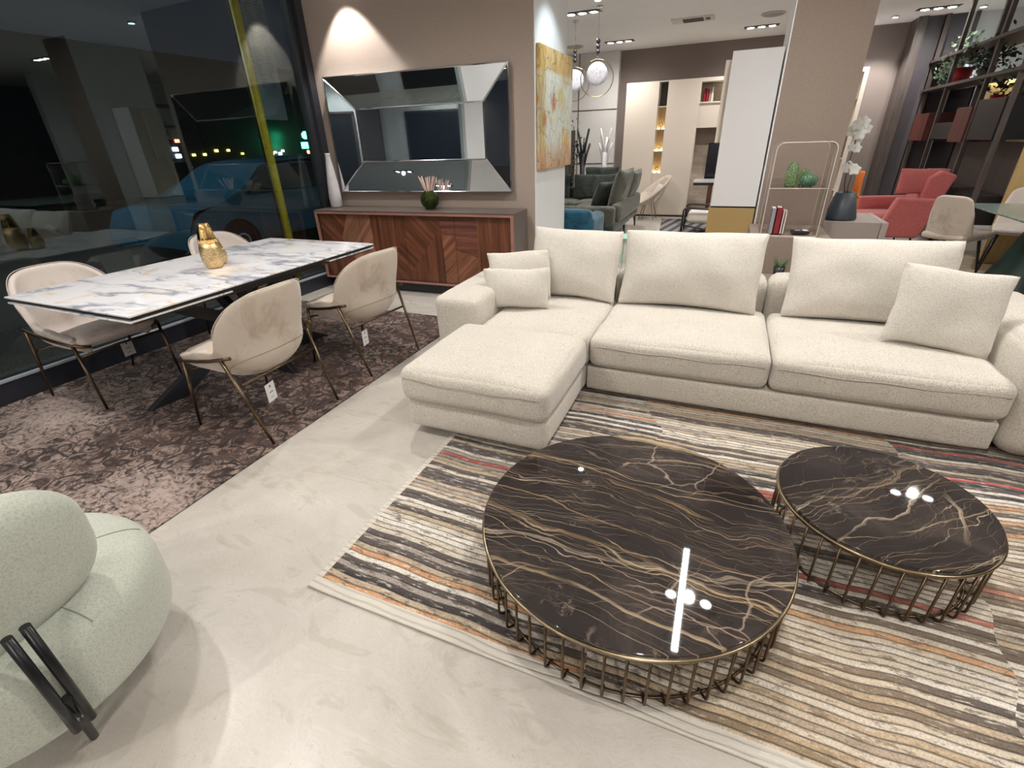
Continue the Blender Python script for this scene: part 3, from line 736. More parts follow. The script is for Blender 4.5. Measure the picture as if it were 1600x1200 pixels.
# ------------------------------------------------------------------ dining chairs
def sm01(x): x = max(0, min(1, x)); return x*x*(3-2*x)
def make_chair(label, mat):
    t = thing('dining_chair', label, 'chair')
    dark = M['seam']
    # shell: phi=0 is the back, +-pi towards the front corners
    def shell(u, v):
        phi = (u*2-1)*2.38; a = abs(phi); sg = math.copysign(1, phi)
        high = max(0, 1-(a/1.34)**2.7)**.62
        fwd = max(0, a-PI/2)
        top = .520+.305*high-.050*sm01(fwd/.8)
        z = .335+.03*sm01(fwd/.6)+(top-.335-.03*sm01(fwd/.6))*v
        lowr = math.sin(min(1, max(0, (z-.325)/.16))*PI/2)**.8
        rx = .095+.165*lowr+.022*sm01((z-.47)/.2)
        ry = .11+.125*lowr+.070*sm01((z-.5)/.33)
        b = min(a, PI/2); e = .80
        x = rx*abs(math.sin(b))**e*sg; y = -ry*abs(math.cos(b))**e-.01+fwd*.30
        x *= 1-.05*sm01(fwd/.8)
        x *= 1-.08*sm01((z-.70)/.12)*abs(math.sin(b))**2
        return Vector((x, y, z))
    mb = MB().grid(shell, 53, 15)
    part_label(mb.build('backrest', mat, t, solid=.038, sub=1), 'curved velvet tub back')
    def off(u, v, d):
        p = shell(u, v); q = shell(u+.01, v)-shell(u-.01, v); r = shell(u, min(1, v+.02))-shell(u, max(0, v-.02))
        nn = q.cross(r).normalized()
        if nn.dot(Vector((p.x, p.y, 0))) < 0: nn = -nn
        return p+nn*d
    MB().tube([off(.19+.62*k/30, .30+.0*k, .0185) for k in range(31)], .0018, 6).build('seam', dark, t)
    MB().tube([off(.23+.54*k/40, 1, .016)+Vector((0, 0, .001)) for k in range(41)], .0024, 6).build('piping', mat, t)
    s = softbox(-.228, .228, -.125, .268, .395, .472, .038, 14, (.004, .012, .018), .003, 4)
    s.v = [(x*(1-.10*sm01(-y/.2)), y, z-(.05*sm01((.10-y)/.3))) for x, y, z in s.v]
    s.build('seat', mat, t)
    br = M['bronze']
    for sg in (-1, 1):
        rail = [(sg*.185, .275, .405), (sg*.225, .262, .418), (sg*.258, .205, .430), (sg*.276, .08, .450), (sg*.290, -.05, .476), (sg*.292, -.155, .500), (sg*.284, -.200, .508)]
        MB().tube(rail, .0095, 10).build('side_rail', br, t)
        MB().tube([(sg*.252, .225, .425), (sg*.252, .285, .003)], [.0105, .0075], 10).build('leg', br, t)
        MB().tube([(sg*.292, -.135, .494), (sg*.262, -.300, .003)], [.0105, .0075], 10).build('leg', br, t)
    MB().tube([(-.244, .25, .355), (0, .20, .348), (.244, .25, .355)], .008, 8).build('stretcher', br, t)
    MB().tube([(-.266, -.195, .345), (.266, -.195, .345)], .008, 8).build('stretcher', br, t)
    return t
def hang_tag(loc, rotz, label, tilt=0):
    t = thing('price_tag', label, 'price tag', loc, rotz)
    MB().box(-.040, .040, -.0008, .0008, -.110, 0).build('card', M['card'], t)
    MB().tube([(0, 0, -.001), (0, .0, .05)], .0012, 5).build('string', M['ink'], t)
    MB().box(-.006, .006, .0009, .0014, -.026, -.014).box(-.016, .016, .0009, .0014, -.058, -.053).box(-.012, .012, .0009, .0014, -.088, -.085)\
        .box(-.006, .006, -.0014, -.0009, -.026, -.014).box(-.016, .016, -.0014, -.0009, -.058, -.053).box(-.012, .012, -.0014, -.0009, -.088, -.085).build('print', M['ink'], t)
    return t
gch = 'beige velvet dining chairs round the marble table'
ch = make_chair('beige velvet dining chair with its back to the camera, nearest the open floor', M['velvet'])
ch.location = (-2.40, 1.745, RP); ch.rotation_euler.z = PI/2+.02; ch['group'] = gch
c2 = dup(ch, (-2.39, 2.665, RP), PI/2-.10, 'beige velvet dining chair nearest the sofa, on the aisle side by the sideboard', gch)
c3 = dup(ch, (-3.72, 1.66, RP), -PI/2, 'pale velvet dining chair at the near left, between table and window', gch)
c4 = dup(ch, (-3.76, 2.86, RP), -PI/2-.03, 'pale velvet dining chair behind the gold vases, on the window side', gch)
for c in (c3, c4):
    for k in kids(c):
        if k.name.startswith(('seat', 'backrest')):
            k.data = k.data.copy(); k.data.materials[0] = M['velvet_pale']
hang_tag((-2.24, 1.67, .275), PI/2+.25, 'white hang tag under the chair nearest the camera')
hang_tag((-2.27, 2.55, .275), PI/2+.2, 'white hang tag under the chair nearest the sofa')
hang_tag((-3.80, 1.83, .275), PI/2+.1, 'pale hang tag under the near left window chair')

# gold vases on the dining table
def gold_vase(x, y, h, r, label, shiny):
    t = thing('gold_vase', label, 'vase', (x, y, .7625))
    zt = h*.56
    pr = [(r*.58, 0), (r*.74, .006), (r*.97, h*.16), (r*1.02, h*.30), (r*.98, h*.44), (r*.87, zt)]
    MB().lathe(pr, 36).build('body', M['gold_tex'], t)
    MB().lathe([(r*.86, zt+.0005), (r*.76, zt+h*.12), (r*.62, zt+h*.28), (r*.46, h)], 36, ribs=9, amp=.05 if shiny else .02).build('neck', M['gold'], t)
gold_vase(-3.085, 2.165, .285, .066, 'taller gold vase with shiny ribbed neck on the marble table', True)
gold_vase(-3.155, 2.262, .165, .050, 'shorter gold vase behind the taller one on the marble table', False)

# ------------------------------------------------------------------ sideboard
SW, SD, SZ0, SZ1 = 2.34, .40, .135, .85
sb = thing('sideboard', 'low walnut sideboard with diagonal veneer doors under the mirror', 'sideboard', (-4.165, 4.235, 0), WR*.55)
MB().box(0, SW, 0, SD, SZ1-.014, SZ1).build('top', M['cab_top'], sb, .002)
MB().box(0, .012, .012, SD, SZ0, SZ1-.0145).build('side_panel', M['cab_top'], sb)
MB().box(SW-.012, SW, .012, SD, SZ0, SZ1-.0145).build('side_panel', M['cab_top'], sb)
MB().box(.0125, SW-.0125, SD-.02, SD-.002, SZ0, SZ1-.0145).build('back_panel', M['cab_top'], sb)
MB().box(.0125, SW-.0125, .05, SD-.0205, SZ0, SZ0+.02).build('bottom_panel', M['cab_top'], sb)
MB().box(0, SW, -.002, .012, SZ1-.036, SZ1-.0145).box(0, SW, -.002, .012, SZ0-.02, SZ0-.0002).box(0, .028, -.002, .0118, SZ0, SZ1-.036).box(SW-.028, SW, -.002, .0118, SZ0, SZ1-.036).build('front_edge', M['wal_edge'], sb)
MB().box(.10, SW-.12, .07, SD-.04, 0, SZ0-.001).build('plinth', M['near_black'], sb)
DM = [M['wal_v'], M['wal_h'], M['wal_r'], M['wal_f'], M['wal_rl'], M['near_black']]
dx = [.030, .555, 1.115, 1.70, SW-.030]; z0, z1 = SZ0+.001, SZ1-.045
def poly_door(a, b, pieces):
    mb = MB().box(a+.002, b-.002, .034, .048, z0, z1, 5)
    for pts, mi in pieces:
        P = [(a+.002+(b-a-.004)*px, z0+(z1-z0)*pz) for px, pz in pts]; n_ = len(P)
        vs = [(x, .030, z) for x, z in P]+[(x, .034, z) for x, z in P]
        mb.add(vs, [tuple(range(n_)), tuple(reversed(range(n_, 2*n_)))]+[((i+1) % n_, i, n_+i, n_+(i+1) % n_) for i in range(n_)], mi)
    return mb.build('door', DM, sb)
poly_door(dx[0], dx[1], [([(0, .35), (0, 1), (.72, 1), (.5, .62), (0, .02)], 2), ([(.72, 1), (1, 1), (1, .05), (.62, .45), (.5, .62)], 4), ([(0, 0), (1, 0), (1, .05), (.62, .45), (.5, .62), (0, .02)], 0)])
poly_door(dx[1], dx[2], [([(0, 0), (0, 1), (.25, 1), (.30, .0)], 4), ([(.25, 1), (1, 1), (1, .70), (.30, .05), (.26, .8)], 0), ([(.30, .05), (1, .70), (1, 0), (.30, 0)], 2)])
poly_door(dx[2], dx[3], [([(0, .10), (0, 1), (.72, 1), (.74, .85)], 2), ([(0, .10), (.74, .85), (.76, 0), (0, 0)], 0), ([(.72, 1), (1, 1), (1, .72), (.74, .75)], 1), ([(.74, .75), (1, .72), (1, 0), (.76, 0)], 3)])
poly_door(dx[3], dx[4], [([(0, .52), (0, 1), (.40, 1), (.40, .42)], 1), ([(0, .52), (.40, .42), (.40, 0), (0, 0)], 3), ([(.40, 1), (1, 1), (1, 0), (.40, 0)], 0)])
# things standing on the sideboard
tag(MB().lathe([(.050, 0), (.062, .008), (.066, .10), (.058, .24), (.040, .40), (.027, .50), (.026, .535), (.030, .55), (.022, .55), (.018, .50)], 36).build('bottle_vase', M['white_ceramic'], None, loc=(-4.07, 4.50, .8505)), 'tall slim chalky white bottle vase at the window end of the sideboard', 'vase')
rd = thing('reed_diffuser', 'round green glass reed diffuser on the sideboard in front of the mirror', 'diffuser', (-2.835, 4.50, .8505))
pr = [(.05, 0)]+[(.098*math.sin(a), .092-.092*math.cos(a)) for a in [PI*(.2+.62*k/14) for k in range(15)]]+[(.048, .18), (.044, .178), (.05, .160)]+[(.090*math.sin(a), .092-.084*math.cos(a)) for a in [PI*(.80-.62*k/12) for k in range(13)]]
MB().lathe(pr, 40).build('glass_bowl', M['green_glass'], rd)
for k in range(14):
    a = k*2*PI/14+.3; rr = .030+.05*random.random(); top = .30+.02*random.random()
    MB().tube([(-.02*math.cos(a), -.02*math.sin(a), .03), (rr*1.5*math.cos(a), rr*1.5*math.sin(a), top)], .0042, 6).build('reed', M['reed'], rd)

# ------------------------------------------------------------------ mirror
mr = thing('framed_mirror', 'large rectangular mirror with slanted mirror frame hanging over the walnut sideboard', 'mirror', (-4.26, 4.64, 0), WR)
ox0, ox1, oz0, oz1 = .235, 2.262, 1.008, 2.092; ix0, ix1, iz0, iz1 = .545, 1.985, 1.305, 1.800
yo, yi, yb = -.075, -.022, -.012
MB().box(ox0+.01, ox1-.01, yb, -.001, oz0+.01, oz1-.01).build('backing', M['near_black'], mr)
MB().add([(ix0, yi, iz0), (ix1, yi, iz0), (ix1, yi, iz1), (ix0, yi, iz1), (ix0, yb, iz0), (ix1, yb, iz0), (ix1, yb, iz1), (ix0, yb, iz1)], [(0, 1, 2, 3), (4, 7, 6, 5), (0, 4, 5, 1), (1, 5, 6, 2), (2, 6, 7, 3), (3, 7, 4, 0)]).build('mirror_glass', M['mirror'], mr)
O = [(ox0, oz0), (ox1, oz0), (ox1, oz1), (ox0, oz1)]; I = [(ix0, iz0), (ix1, iz0), (ix1, iz1), (ix0, iz1)]
for i in range(4):
    j = (i+1) % 4
    f = [(O[i][0], yo, O[i][1]), (O[j][0], yo, O[j][1]), (I[j][0], yi-.002, I[j][1]), (I[i][0], yi-.002, I[i][1])]
    bk = [(x, yb+.0002*0, z) for x, y, z in f]
    bk = [(x, yb, z) for x, y, z in f]
    MB().add(f+bk, [(0, 1, 2, 3), (7, 6, 5, 4), (0, 4, 5, 1), (1, 5, 6, 2), (2, 6, 7, 3), (3, 7, 4, 0)]).build('mirror_frame', M['mirror'], mr)
    # bevel strips
    for P, Q, y_, r_ in ((O[i], O[j], yo-.001, .007), (I[i], I[j], yi-.005, .007)):
        MB().tube([(P[0], y_, P[1]), (Q[0], y_, Q[1])], r_, 4, smooth=False).build('bevel_strip', M['mirror_edge'], mr)
    MB().tube([(O[i][0], yo-.001, O[i][1]), (I[i][0], yi-.005, I[i][1])], .007, 4, smooth=False).build('bevel_strip', M['mirror_edge'], mr)

# ------------------------------------------------------------------ painting on the white flank
tag(MB().box(0, .035, 0, 1.04, 0, 1.03).build('abstract_painting', M['painting'], None, .004, loc=(-1.774, 4.82, 1.195)), 'unframed abstract orange, yellow and cream painting on the white wall', 'painting')

# ------------------------------------------------------------------ sage armchair at bottom left
ac = thing('lounge_chair', 'sage green rounded lounge chair with black rod frame, cropped at bottom left', 'armchair', (-1.67, .25, .0005))
def puffy(cx, cy, cz, rx, ry, rz, e=.75, n=40, m=22, tilt=None, bend=0):
    def fn(u, v):
        a = u*2*PI; b = (v-.5)*PI
        cb, sb_ = math.cos(b), math.sin(b)
        p = Vector((rx*abs(cb)**e*math.cos(a), ry*abs(cb)**e*math.sin(a), rz*math.copysign(abs(sb_)**e, sb_)))
        if tilt is not None: p = tilt @ p
        return p+Vector((cx, cy, cz))
    return MB().grid(fn, n, m, wrapu=True)
puffy(0, 0, .275, .365, .365, .160, .45, 56, 26).build('seat', M['sage'], ac)
puffy(.215, -.12, .592, .105, .31, .192, .66, 44, 26, Matrix.Rotation(-.08, 3, 'Z') @ Matrix.Rotation(math.radians(8), 3, 'Y')).build('backrest', M['sage'], ac)
for dy in (-.040, -.072):
    MB().tube([(.390, dy, .535), (.392, dy, .30), (.385, dy, .185)], .0105, 12).build('rod', M['black_metal'], ac)
MB().tube([(.395, -.056, .30), (.262, -.038, .002)], .0105, 12).build('leg', M['black_metal'], ac)
def seat_pt(a, b): 
    cb, sb_ = math.cos(b), math.sin(b)
    return Vector((.366*abs(cb)**.45*math.cos(a), .366*abs(cb)**.45*math.sin(a), .275+.161*math.copysign(abs(sb_)**.45, sb_)))
M['sage_seam'] = plain('sage stitch line', (.34, .37, .31), .9, scale=30, var=.05)
MB().tube([seat_pt(k*2*PI/60, 1.35) for k in range(60)], .0016, 6, True).build('seam', M['sage_seam'], ac)
for a_ in (.2, 1.25, 2.3, 3.4, 4.4, 5.3): MB().tube([seat_pt(a_, 1.35-.85*k/10) for k in range(11)], .0016, 6).build('seam', M['sage_seam'], ac)
for a in (120, 240):
    c, s_ = math.cos(math.radians(a)), math.sin(math.radians(a))
    MB().tube([(.24*c, .24*s_, .13), (.27*c, .27*s_, 0)], .011, 12).build('leg', M['black_metal'], ac)

# ================================================================== behind the sofa
# plinth and acrylic etagere in front of the column
pl = thing('display_plinth', 'dark brown stepped plinth behind the sofa under the acrylic shelf', 'plinth', (.10, 4.0, 0))
MB().box(0, .62, 0, .349, 0, .43).build('step', M['taupe_dark'], pl, .003)
MB().box(.11, .67, .35, 1.0, 0, .72).build('block', M['taupe_dark'], pl, .003)
et = thing('acrylic_shelf', 'clear acrylic two-tier shelf unit standing before the taupe column', 'shelf', (.475, 4.58, .7205))
hw, hd, th = .195, .19, .008
def rr_frame(y, r=.0055):
    pts = []
    for cx, cz, a0 in ((hw-.05, .61, 0), (-hw+.05, .61, 90), (-hw+.02, .02, 180), (hw-.02, .02, 270)):
        rad = .05 if cz > .3 else .02
        for k in range(7):
            a = math.radians(a0+k*15); pts.append((cx+rad*math.cos(a), y, cz+rad*math.sin(a)))
    return pts
def shell_sheet(p):
    mb = MB(); n_ = len(p); vs = [(x, -hd, z) for x, _, z in p]+[(x, hd, z) for x, _, z in p]
    return mb.add(vs, [(i, (i+1) % n_, n_+(i+1) % n_, n_+i) for i in range(n_)], smooth=True)
shell_sheet(rr_frame(0)).build('outer_shell', M['acrylic'], et, solid=th)
MB().box(-hw+.006, hw-.006, -hd, hd, .345, .353).build('middle_shelf', M['acrylic'], et)
M['acrylic_edge'] = plain('frosted acrylic edge', (.62, .55, .50), .2, scale=4, var=.05)
for y in (-hd, hd): MB().tube(rr_frame(y), .0035, 6, True).build('edge', M['acrylic_edge'], et)
MB().tube([(-hw, -hd, .349), (hw, -hd, .349)], .0035, 6).build('edge', M['acrylic_edge'], et)
zs = .7205+.3535
def cactus(x, y, z, r, h, mat, label, n=14):
    prof = [(r*.78, 0), (r*.95, h*.08), (r, h*.35), (r*.98, h*.6), (r*.85, h*.8), (r*.55, h*.93), (r*.15, h)]
    return tag(MB().lathe(prof, 84, ribs=n, amp=.07).build('ceramic_cactus', mat, None, loc=(x, y, z)), label, 'cactus ornament')
cactus(.425, 4.50, zs, .042, .175, M['cactus'], 'tall ribbed green cactus ornament on the acrylic shelf')
cactus(.520, 4.62, zs, .034, .125, M['cactus'], 'middle-sized upright cactus ornament behind the round one', 12)
tag(MB().lathe([(.028, 0), (.046, .012), (.056, .045), (.046, .078), (.018, .092)], 84, ribs=13, amp=.07).build('ceramic_cactus', M['cactus_dk'], None, loc=(.545, 4.49, zs)), 'squat round dark green cactus ornament on the acrylic shelf', 'cactus ornament')
def book(x, y, z, w_, d, h, mat, label, rot=0, lean=0):
    t = thing('book', label, 'book', (x, y, z), rot)
    MB().box(0, .002, 0, d, 0, h).box(w_-.002, w_, 0, d, 0, h).box(0, w_, 0, .002, 0, h).build('cover', mat, t)
    MB().box(.0021, w_-.0021, .0025, d-.003, .003, h-.003).build('pages', M['paper'], t)
    t.rotation_euler.y = lean
    return t
zb = .7205+.010
book(.335, 4.44, zb, .030, .15, .190, M['book_grey'], 'silver grey book, leftmost on the acrylic shelf floor')
book(.370, 4.44, zb, .040, .15, .195, M['book_red'], 'thick dark red book standing on the acrylic shelf floor')
book(.415, 4.44, zb, .014, .15, .175, M['book_pink'], 'thin pale pink book right of the red one')
book(.433, 4.44, zb, .012, .15, .170, M['paper'], 'thin cream book at the right end of the small row')
bx = thing('small_box', 'small black box with white print lying on the acrylic shelf floor', 'box', (.565, 4.50, zb), .15)
MB().box(-.06, .06, -.04, .04, 0, .022).build('box_body', M['near_black'], bx, .002)
MB().box(-.035, 0, -.01, .012, .0222, .0226).box(.02, .055, -.035, .035, .0222, .0226).build('print', M['card'], bx)
pg = thing('potted_grass', 'small potted green grass on the plinth step between sofa cushions', 'plant', (.45, 4.22, .4305))
MB().lathe([(.030, 0), (.036, .004), (.042, .09), (.038, .09), (.036, .075)], 24).build('pot', M['near_black'], pg)
gb = MB()
for k in range(60):
    a = random.random()*2*PI; r = random.random()*.025; l_ = .05+.05*random.random(); o_ = .03+.03*random.random()
    x, y = r*math.cos(a), r*math.sin(a)
    gb.add([(x-.002, y, .078), (x+.002, y, .078), (x+o_*math.cos(a), y+o_*math.sin(a), .078+l_)], [(0, 1, 2)])
tag(gb.build('grass', M['leaf'], pg, solid=.0006), kind='stuff')

# console, orchid, orange vase
cn = thing('low_console', 'warm grey box console behind the sofa carrying the orchid', 'console', (.83, 5.38, 0))
MB().box(0, .47, 0, .66, .04, .70).build('body', M['console'], cn, .003)
MB().box(.474, .525, .0, .66, .04, .70).build('door', M['console_side'], cn, .003)
MB().box(.03, .5, .03, .62, 0, .0395).build('plinth', M['near_black'], cn)
oc = thing('potted_orchid', 'white orchid in a tapered slate blue pot on the console', 'plant', (1.0, 5.56, .7005))
MB().lathe([(.118, 0), (.130, .006), (.132, .02), (.082, .235), (.074, .238), (.080, .20)], 40).build('pot', M['slate'], oc)
st = [(0, 0, .19), (-.03, 0, .30), (-.045, -.01, .45), (-.035, -.01, .62), (-.04, -.02, .74), (-.075, -.02, .80)]
MB().tube(st, .004, 8).build('stem', M['stem'], oc)
MB().tube([(.01, 0, .19), (.0, 0, .30), (.01, 0, .42)], .004, 8).build('stem', M['stem'], oc)
def flower(px, py, pz, s_, seed):
    rnd = random.Random(seed); mb = MB(); n0 = Vector((rnd.uniform(-.6, .4), -1, rnd.uniform(-.3, .4))).normalized()
    m = frame_m((px, py, pz), n0.cross(Vector((0, 0, 1))), (0, 0, 1))
    for k in range(5):
        a = k*2*PI/5+PI/2+rnd.uniform(-.1, .1)
        def fn(u, v, a=a):
            r = s_*v; wd = s_*.46*math.sin(PI*min(1, v*.93+.07))**.7*(u*2-1)
            return m @ Vector((r*math.cos(a)-wd*math.sin(a), r*math.sin(a)+wd*math.cos(a), -.18*s_*v*v+.25*s_*(u-.5)**2))
        mb.grid(fn, 5, 6)
    mb.lathe([(s_*.10, -s_*.02), (s_*.12, s_*.12), (s_*.03, s_*.2)], 8); k = len(mb.v)-24
    for i in range(k, len(mb.v)): mb.v[i] = tuple(m @ Vector(mb.v[i]))
    return mb.build('flower', M['petal'], oc, solid=.0015)
for i, (x, z, s_) in enumerate(((-.055, .79, .055), (-.012, .80, .058), (-.09, .74, .050), (-.02, .72, .058), (.02, .755, .048), (-.03, .66, .048), (-.055, .61, .040), (-.01, .60, .038), (-.035, .45, .055), (.012, .43, .052), (-.06, .44, .045))):
    flower(x, -.03+.01*(i % 3), z, s_, i)
for a, l_ in ((.3, .13), (2.4, .12), (1.2, .10)):
    def lf(u, v, a=a, l_=l_):
        wd = .028*math.sin(PI*min(1, v*.9+.08))*(u*2-1)
        return Vector((l_*v*math.cos(a)-wd*math.sin(a), l_*v*math.sin(a)+wd*math.cos(a), .205+.06*v-.09*v*v))
    MB().grid(lf, 5, 8).build('leaf', M['leaf'], oc, solid=.002)
tag(MB().lathe([(.040, 0), (.046, .01), (.042, .12), (.034, .22), (.030, .33), (.036, .385), (.028, .40), (.012, .403)], 32).build('tall_orange_vase', M['orange'], None, loc=(1.12, 5.80, .7005)), 'tall narrow bright orange vase behind the orchid pot', 'vase')

# glossy white cabinet on a gold base beside the column
wc = thing('tall_cabinet', 'tall glossy white cabinet on a gold base left of the column', 'cabinet', (-.155, 5.30, 0))
MB().box(.012, .405, .012, .42, .83, 2.08).build('carcass', M['beige_lacquer'], wc, .002)
MB().box(.008, .405, 0, .0115, .83, 2.085).build('door', M['gloss_white'], wc, .001)
MB().box(.012, .405, .012, .42, .815, .8295).build('shadow_gap', M['near_black'], wc)
MB().box(-.005, .405, .0, .42, 0, .8145).build('base', M['gold_board'], wc, .002)
MB().box(-.045, .011, .16, .42, 1.38, 2.04).build('side_shelf', M['beige_lacquer'], wc, .002)

# small mint table
mt = thing('side_table', 'small round mint green side table behind the sofa cushions', 'side table', (-1.03, 5.98, 0))
MB().lathe([(.17, .385), (.175, .39), (.175, .398), (.17, .40)], 40).build('table_top', M['mint'], mt)
for k in range(4):
    a = k*PI/2+.6
    MB().tube([(.12*math.cos(a), .12*math.sin(a), .384), (.155*math.cos(a), .155*math.sin(a), .0)], .006, 8).build('leg', M['mint'], mt)
MB().tube([(.155*math.cos(k*2*PI/40), .155*math.sin(k*2*PI/40), .07) for k in range(40)], .006, 8, True).build('ring', M['mint'], mt)

# blue armchair
ba = thing('tub_armchair', 'petrol blue velvet armchair behind the white wall end', 'armchair', (-1.93, 6.55, 0))
softbox(-.36, .36, -.33, -.15, .12, .645, .07, 12, (0, .01, .008)).build('backrest', M['blue_velvet'], ba)
softbox(.20, .385, -.30, .40, .12, .56, .07, 12).build('arm', M['blue_velvet'], ba)
softbox(-.385, -.20, -.30, .40, .12, .56, .07, 12).build('arm', M['blue_velvet'], ba)
softbox(-.22, .22, -.16, .42, .12, .42, .06, 12, (0, 0, .02)).build('seat', M['blue_velvet'], ba)
for x in (-.3, .3):
    for y in (-.25, .33): MB().tube([(x, y, .13), (x*1.05, y*1.05, 0)], [.016, .010], 8).build('leg', M['near_black'], ba)

# dark green corner sofa
gs = thing('green_corner_sofa', 'dark green corner sofa with loose cushions at the far left', 'sofa', (-2.2, 8.3, 0))
G, OV = M['green_velvet'], M['olive_velvet']
softbox(-1.5, .70, .30, 1.15, .18, .34, .05, 10).build('platform', G, gs)
softbox(-.15, .72, -1.02, .32, .18, .34, .05, 10).build('platform', G, gs)
softbox(-1.45, -.30, .32, 1.0, .34, .47, .05, 12, (0, 0, .02)).build('seat_cushion', OV, gs)
softbox(-.29, .50, .32, 1.0, .34, .47, .05, 12, (0, 0, .02)).build('seat_cushion', OV, gs)
softbox(-.13, .50, -.82, .31, .34, .47, .05, 12, (0, 0, .02)).build('seat_cushion', OV, gs)
softbox(-.14, .70, -1.02, -.84, .20, .56, .05, 12).build('arm', OV, gs)
softbox(-1.5, .60, 1.0, 1.14, .30, .66, .06, 12).build('back', G, gs)
softbox(.60, .745, -.80, 1.1, .30, .58, .06, 12).build('back', OV, gs)
for x, y in ((.66, -.95), (.66, .05), (.66, 1.05), (-.08, -.95), (-1.4, .4), (-1.4, 1.05)):
    MB().tube([(x, y, .185), (x+.02, y, 0)], [.022, .012], 8).build('leg', M['near_black'], gs)
gg = 'cushions of the dark green corner sofa'
def gc(w_, h_, t_, base, xd, up, label, mat, seed): return cushion_thing('sofa_cushion', w_, h_, t_, base, xd, up, label, mat, 'cushion', gg, seed, .04)
gc(.62, .42, .15, (-3.03, 9.13, .475), (1, 0, 0), (0, .25, 1), 'dark green back cushion cut off by the white wall edge', G, 31)
gc(.80, .42, .15, (-2.26, 9.13, .475), (1, 0, 0), (0, .25, 1), 'dark green back cushion in the corner of the far sofa', G, 33)
gc(.62, .30, .12, (-2.18, 9.33, .70), (1, 0, 0), (0, .12, 1), 'upper headrest cushion along the back of the dark green sofa', G, 35)
gc(.78, .58, .20, (-1.63, 7.98, .475), (-.08, -1, 0), (.28, 0, 1), 'creased olive back cushion at the near end of the green sofa', OV, 37)
gc(.78, .52, .18, (-1.60, 8.78, .475), (0, -1, 0), (.30, 0, 1), 'olive back cushion behind the creased one on the green sofa', OV, 39)
gc(.44, .42, .15, (-1.86, 7.86, .475), (-.45, -1, 0), (.45, 0, 1), 'dark piped scatter pillow leaning on the olive cushion', G, 41)

# shell armchair
sc = thing('shell_armchair', 'beige scooped shell armchair with loose cushions on thin brass legs', 'armchair', (-1.42, 10.18, 0))
def shellf(u, v):
    a = u*2*PI; r = v
    x = .33*r*math.cos(a); y = .31*r*math.sin(a)
    z = .30+.16*r**2.4+.07*r*r+.26*r*r*math.cos(a-.45)
    return Vector((x+.03, y, z))
MB().grid(shellf, 40, 14, wrapu=True).build('shell', M['velvet'], sc, solid=.03)
for k in range(4):
    a = k*PI/2+.7
    MB().tube([(.10*math.cos(a), .10*math.sin(a), .29), (.20*math.cos(a), .20*math.sin(a), 0)], .007, 8).build('leg', M['bronze_rim'], sc)
cushion_thing('scatter_cushion', .38, .34, .12, (-1.35, 10.10, .34), (.4, -1, 0), (.55, .1, 1), 'beige cushion propped in the shell armchair', M['velvet_pale'], 'cushion', None, 51)

# black framed lounge chair and rug
tag(MB().box(-.78, .52, -.92, .88, .0005, .010).build('grey_striped_rug', M['grey_stripe'], None, loc=(-.28, 9.4, 0), rotz=.10), 'small black and grey striped rug far behind the sofa', 'rug')
fc = thing('frame_armchair', 'black tube frame armchair with cream seat beside the gold base', 'armchair', (-.30, 8.85, .0105))
for y in (-.28, .28):
    MB().tube([(-.34, y, 0), (-.33, y, .36), (-.31, y, .39), (-.27, y, .40), (.25, y, .38), (.33, y, .34), (.36, y, 0)], .016, 8).build('side_frame', M['near_black'], fc)
MB().tube([(-.33, -.28, .14), (.34, -.28, .02)], .012, 8).build('rail', M['near_black'], fc)
softbox(-.27, .36, -.255, .255, .17, .33, .05, 12, (0, 0, .02)).build('seat_cushion', M['boucle2'], fc)
softbox(.22, .40, -.25, .25, .33, .72, .06, 12).build('back_cushion', M['boucle2'], fc)
MB().tube([(.33, -.28, .34), (.40, -.27, .74), (.40, .27, .74), (.33, .28, .34)], .014, 8).build('back_frame', M['near_black'], fc)

# wall unit at the far wall
wu = thing('wall_unit', 'large beige wall unit with lit niches and open shelf at the far wall', 'wall unit', (-2.07, 10.55, 0))
BL = M['beige_lacquer']
MB().box(0, .60, .02, .54, .03, 2.36).build('carcass', BL, wu)
MB().box(0, .60, 0, .019, .04, 2.355).build('door', BL, wu, .002)
MB().box(.76, 1.33, .02, .54, .03, 2.36).build('carcass', BL, wu)
MB().box(.76, 1.33, 0, .019, .04, 2.355).build('door', BL, wu, .002)
MB().box(.601, .759, .30, .54, .03, 2.36).build('niche_back', plain('warm niche back', (.66, .50, .30), .5), wu)
MB().box(.601, .759, .02, .299, .03, .80).build('niche_base', BL, wu)
MB().box(.601, .759, .28, .299, 1.955, 2.36).build('niche_panel', M['taupe_wood'], wu)
for z in (.80, 1.19, 1.565, 1.94, 2.345):
    MB().box(.601, .759, .02, .299, z, z+.014).build('niche_shelf', M['gloss_white'], wu)
for z in (.80, 1.19, 1.565):
    MB().box(.61, .75, .24, .25, z+.016, z+.026).build('light_strip', M['warm_strip'], wu)
MB().box(1.331, 2.06, .02, .54, 1.57, 1.96).build('wall_cupboard', BL, wu, .002)
MB().box(1.331, 2.06, .0, .54, 2.30, 2.36).build('shelf', BL, wu, .002)
MB().box(1.331, 2.06, .0, .54, 1.961, 1.985).build('shelf', BL, wu, .002)
MB().box(1.331, 2.06, .45, .54, 1.99, 2.295).build('shelf_back', M['marble_beige'], wu)
MB().box(1.331, 2.06, .30, .54, 1.29, 1.565).build('back_panel', M['brown_panel'], wu)
MB().box(1.331, 2.06, .32, .54, .03, 1.285).build('back_panel', M['marble_beige'], wu)
MB().box(0, 2.06, .05, .5, 0, .0295).build('plinth', M['near_black'], wu)
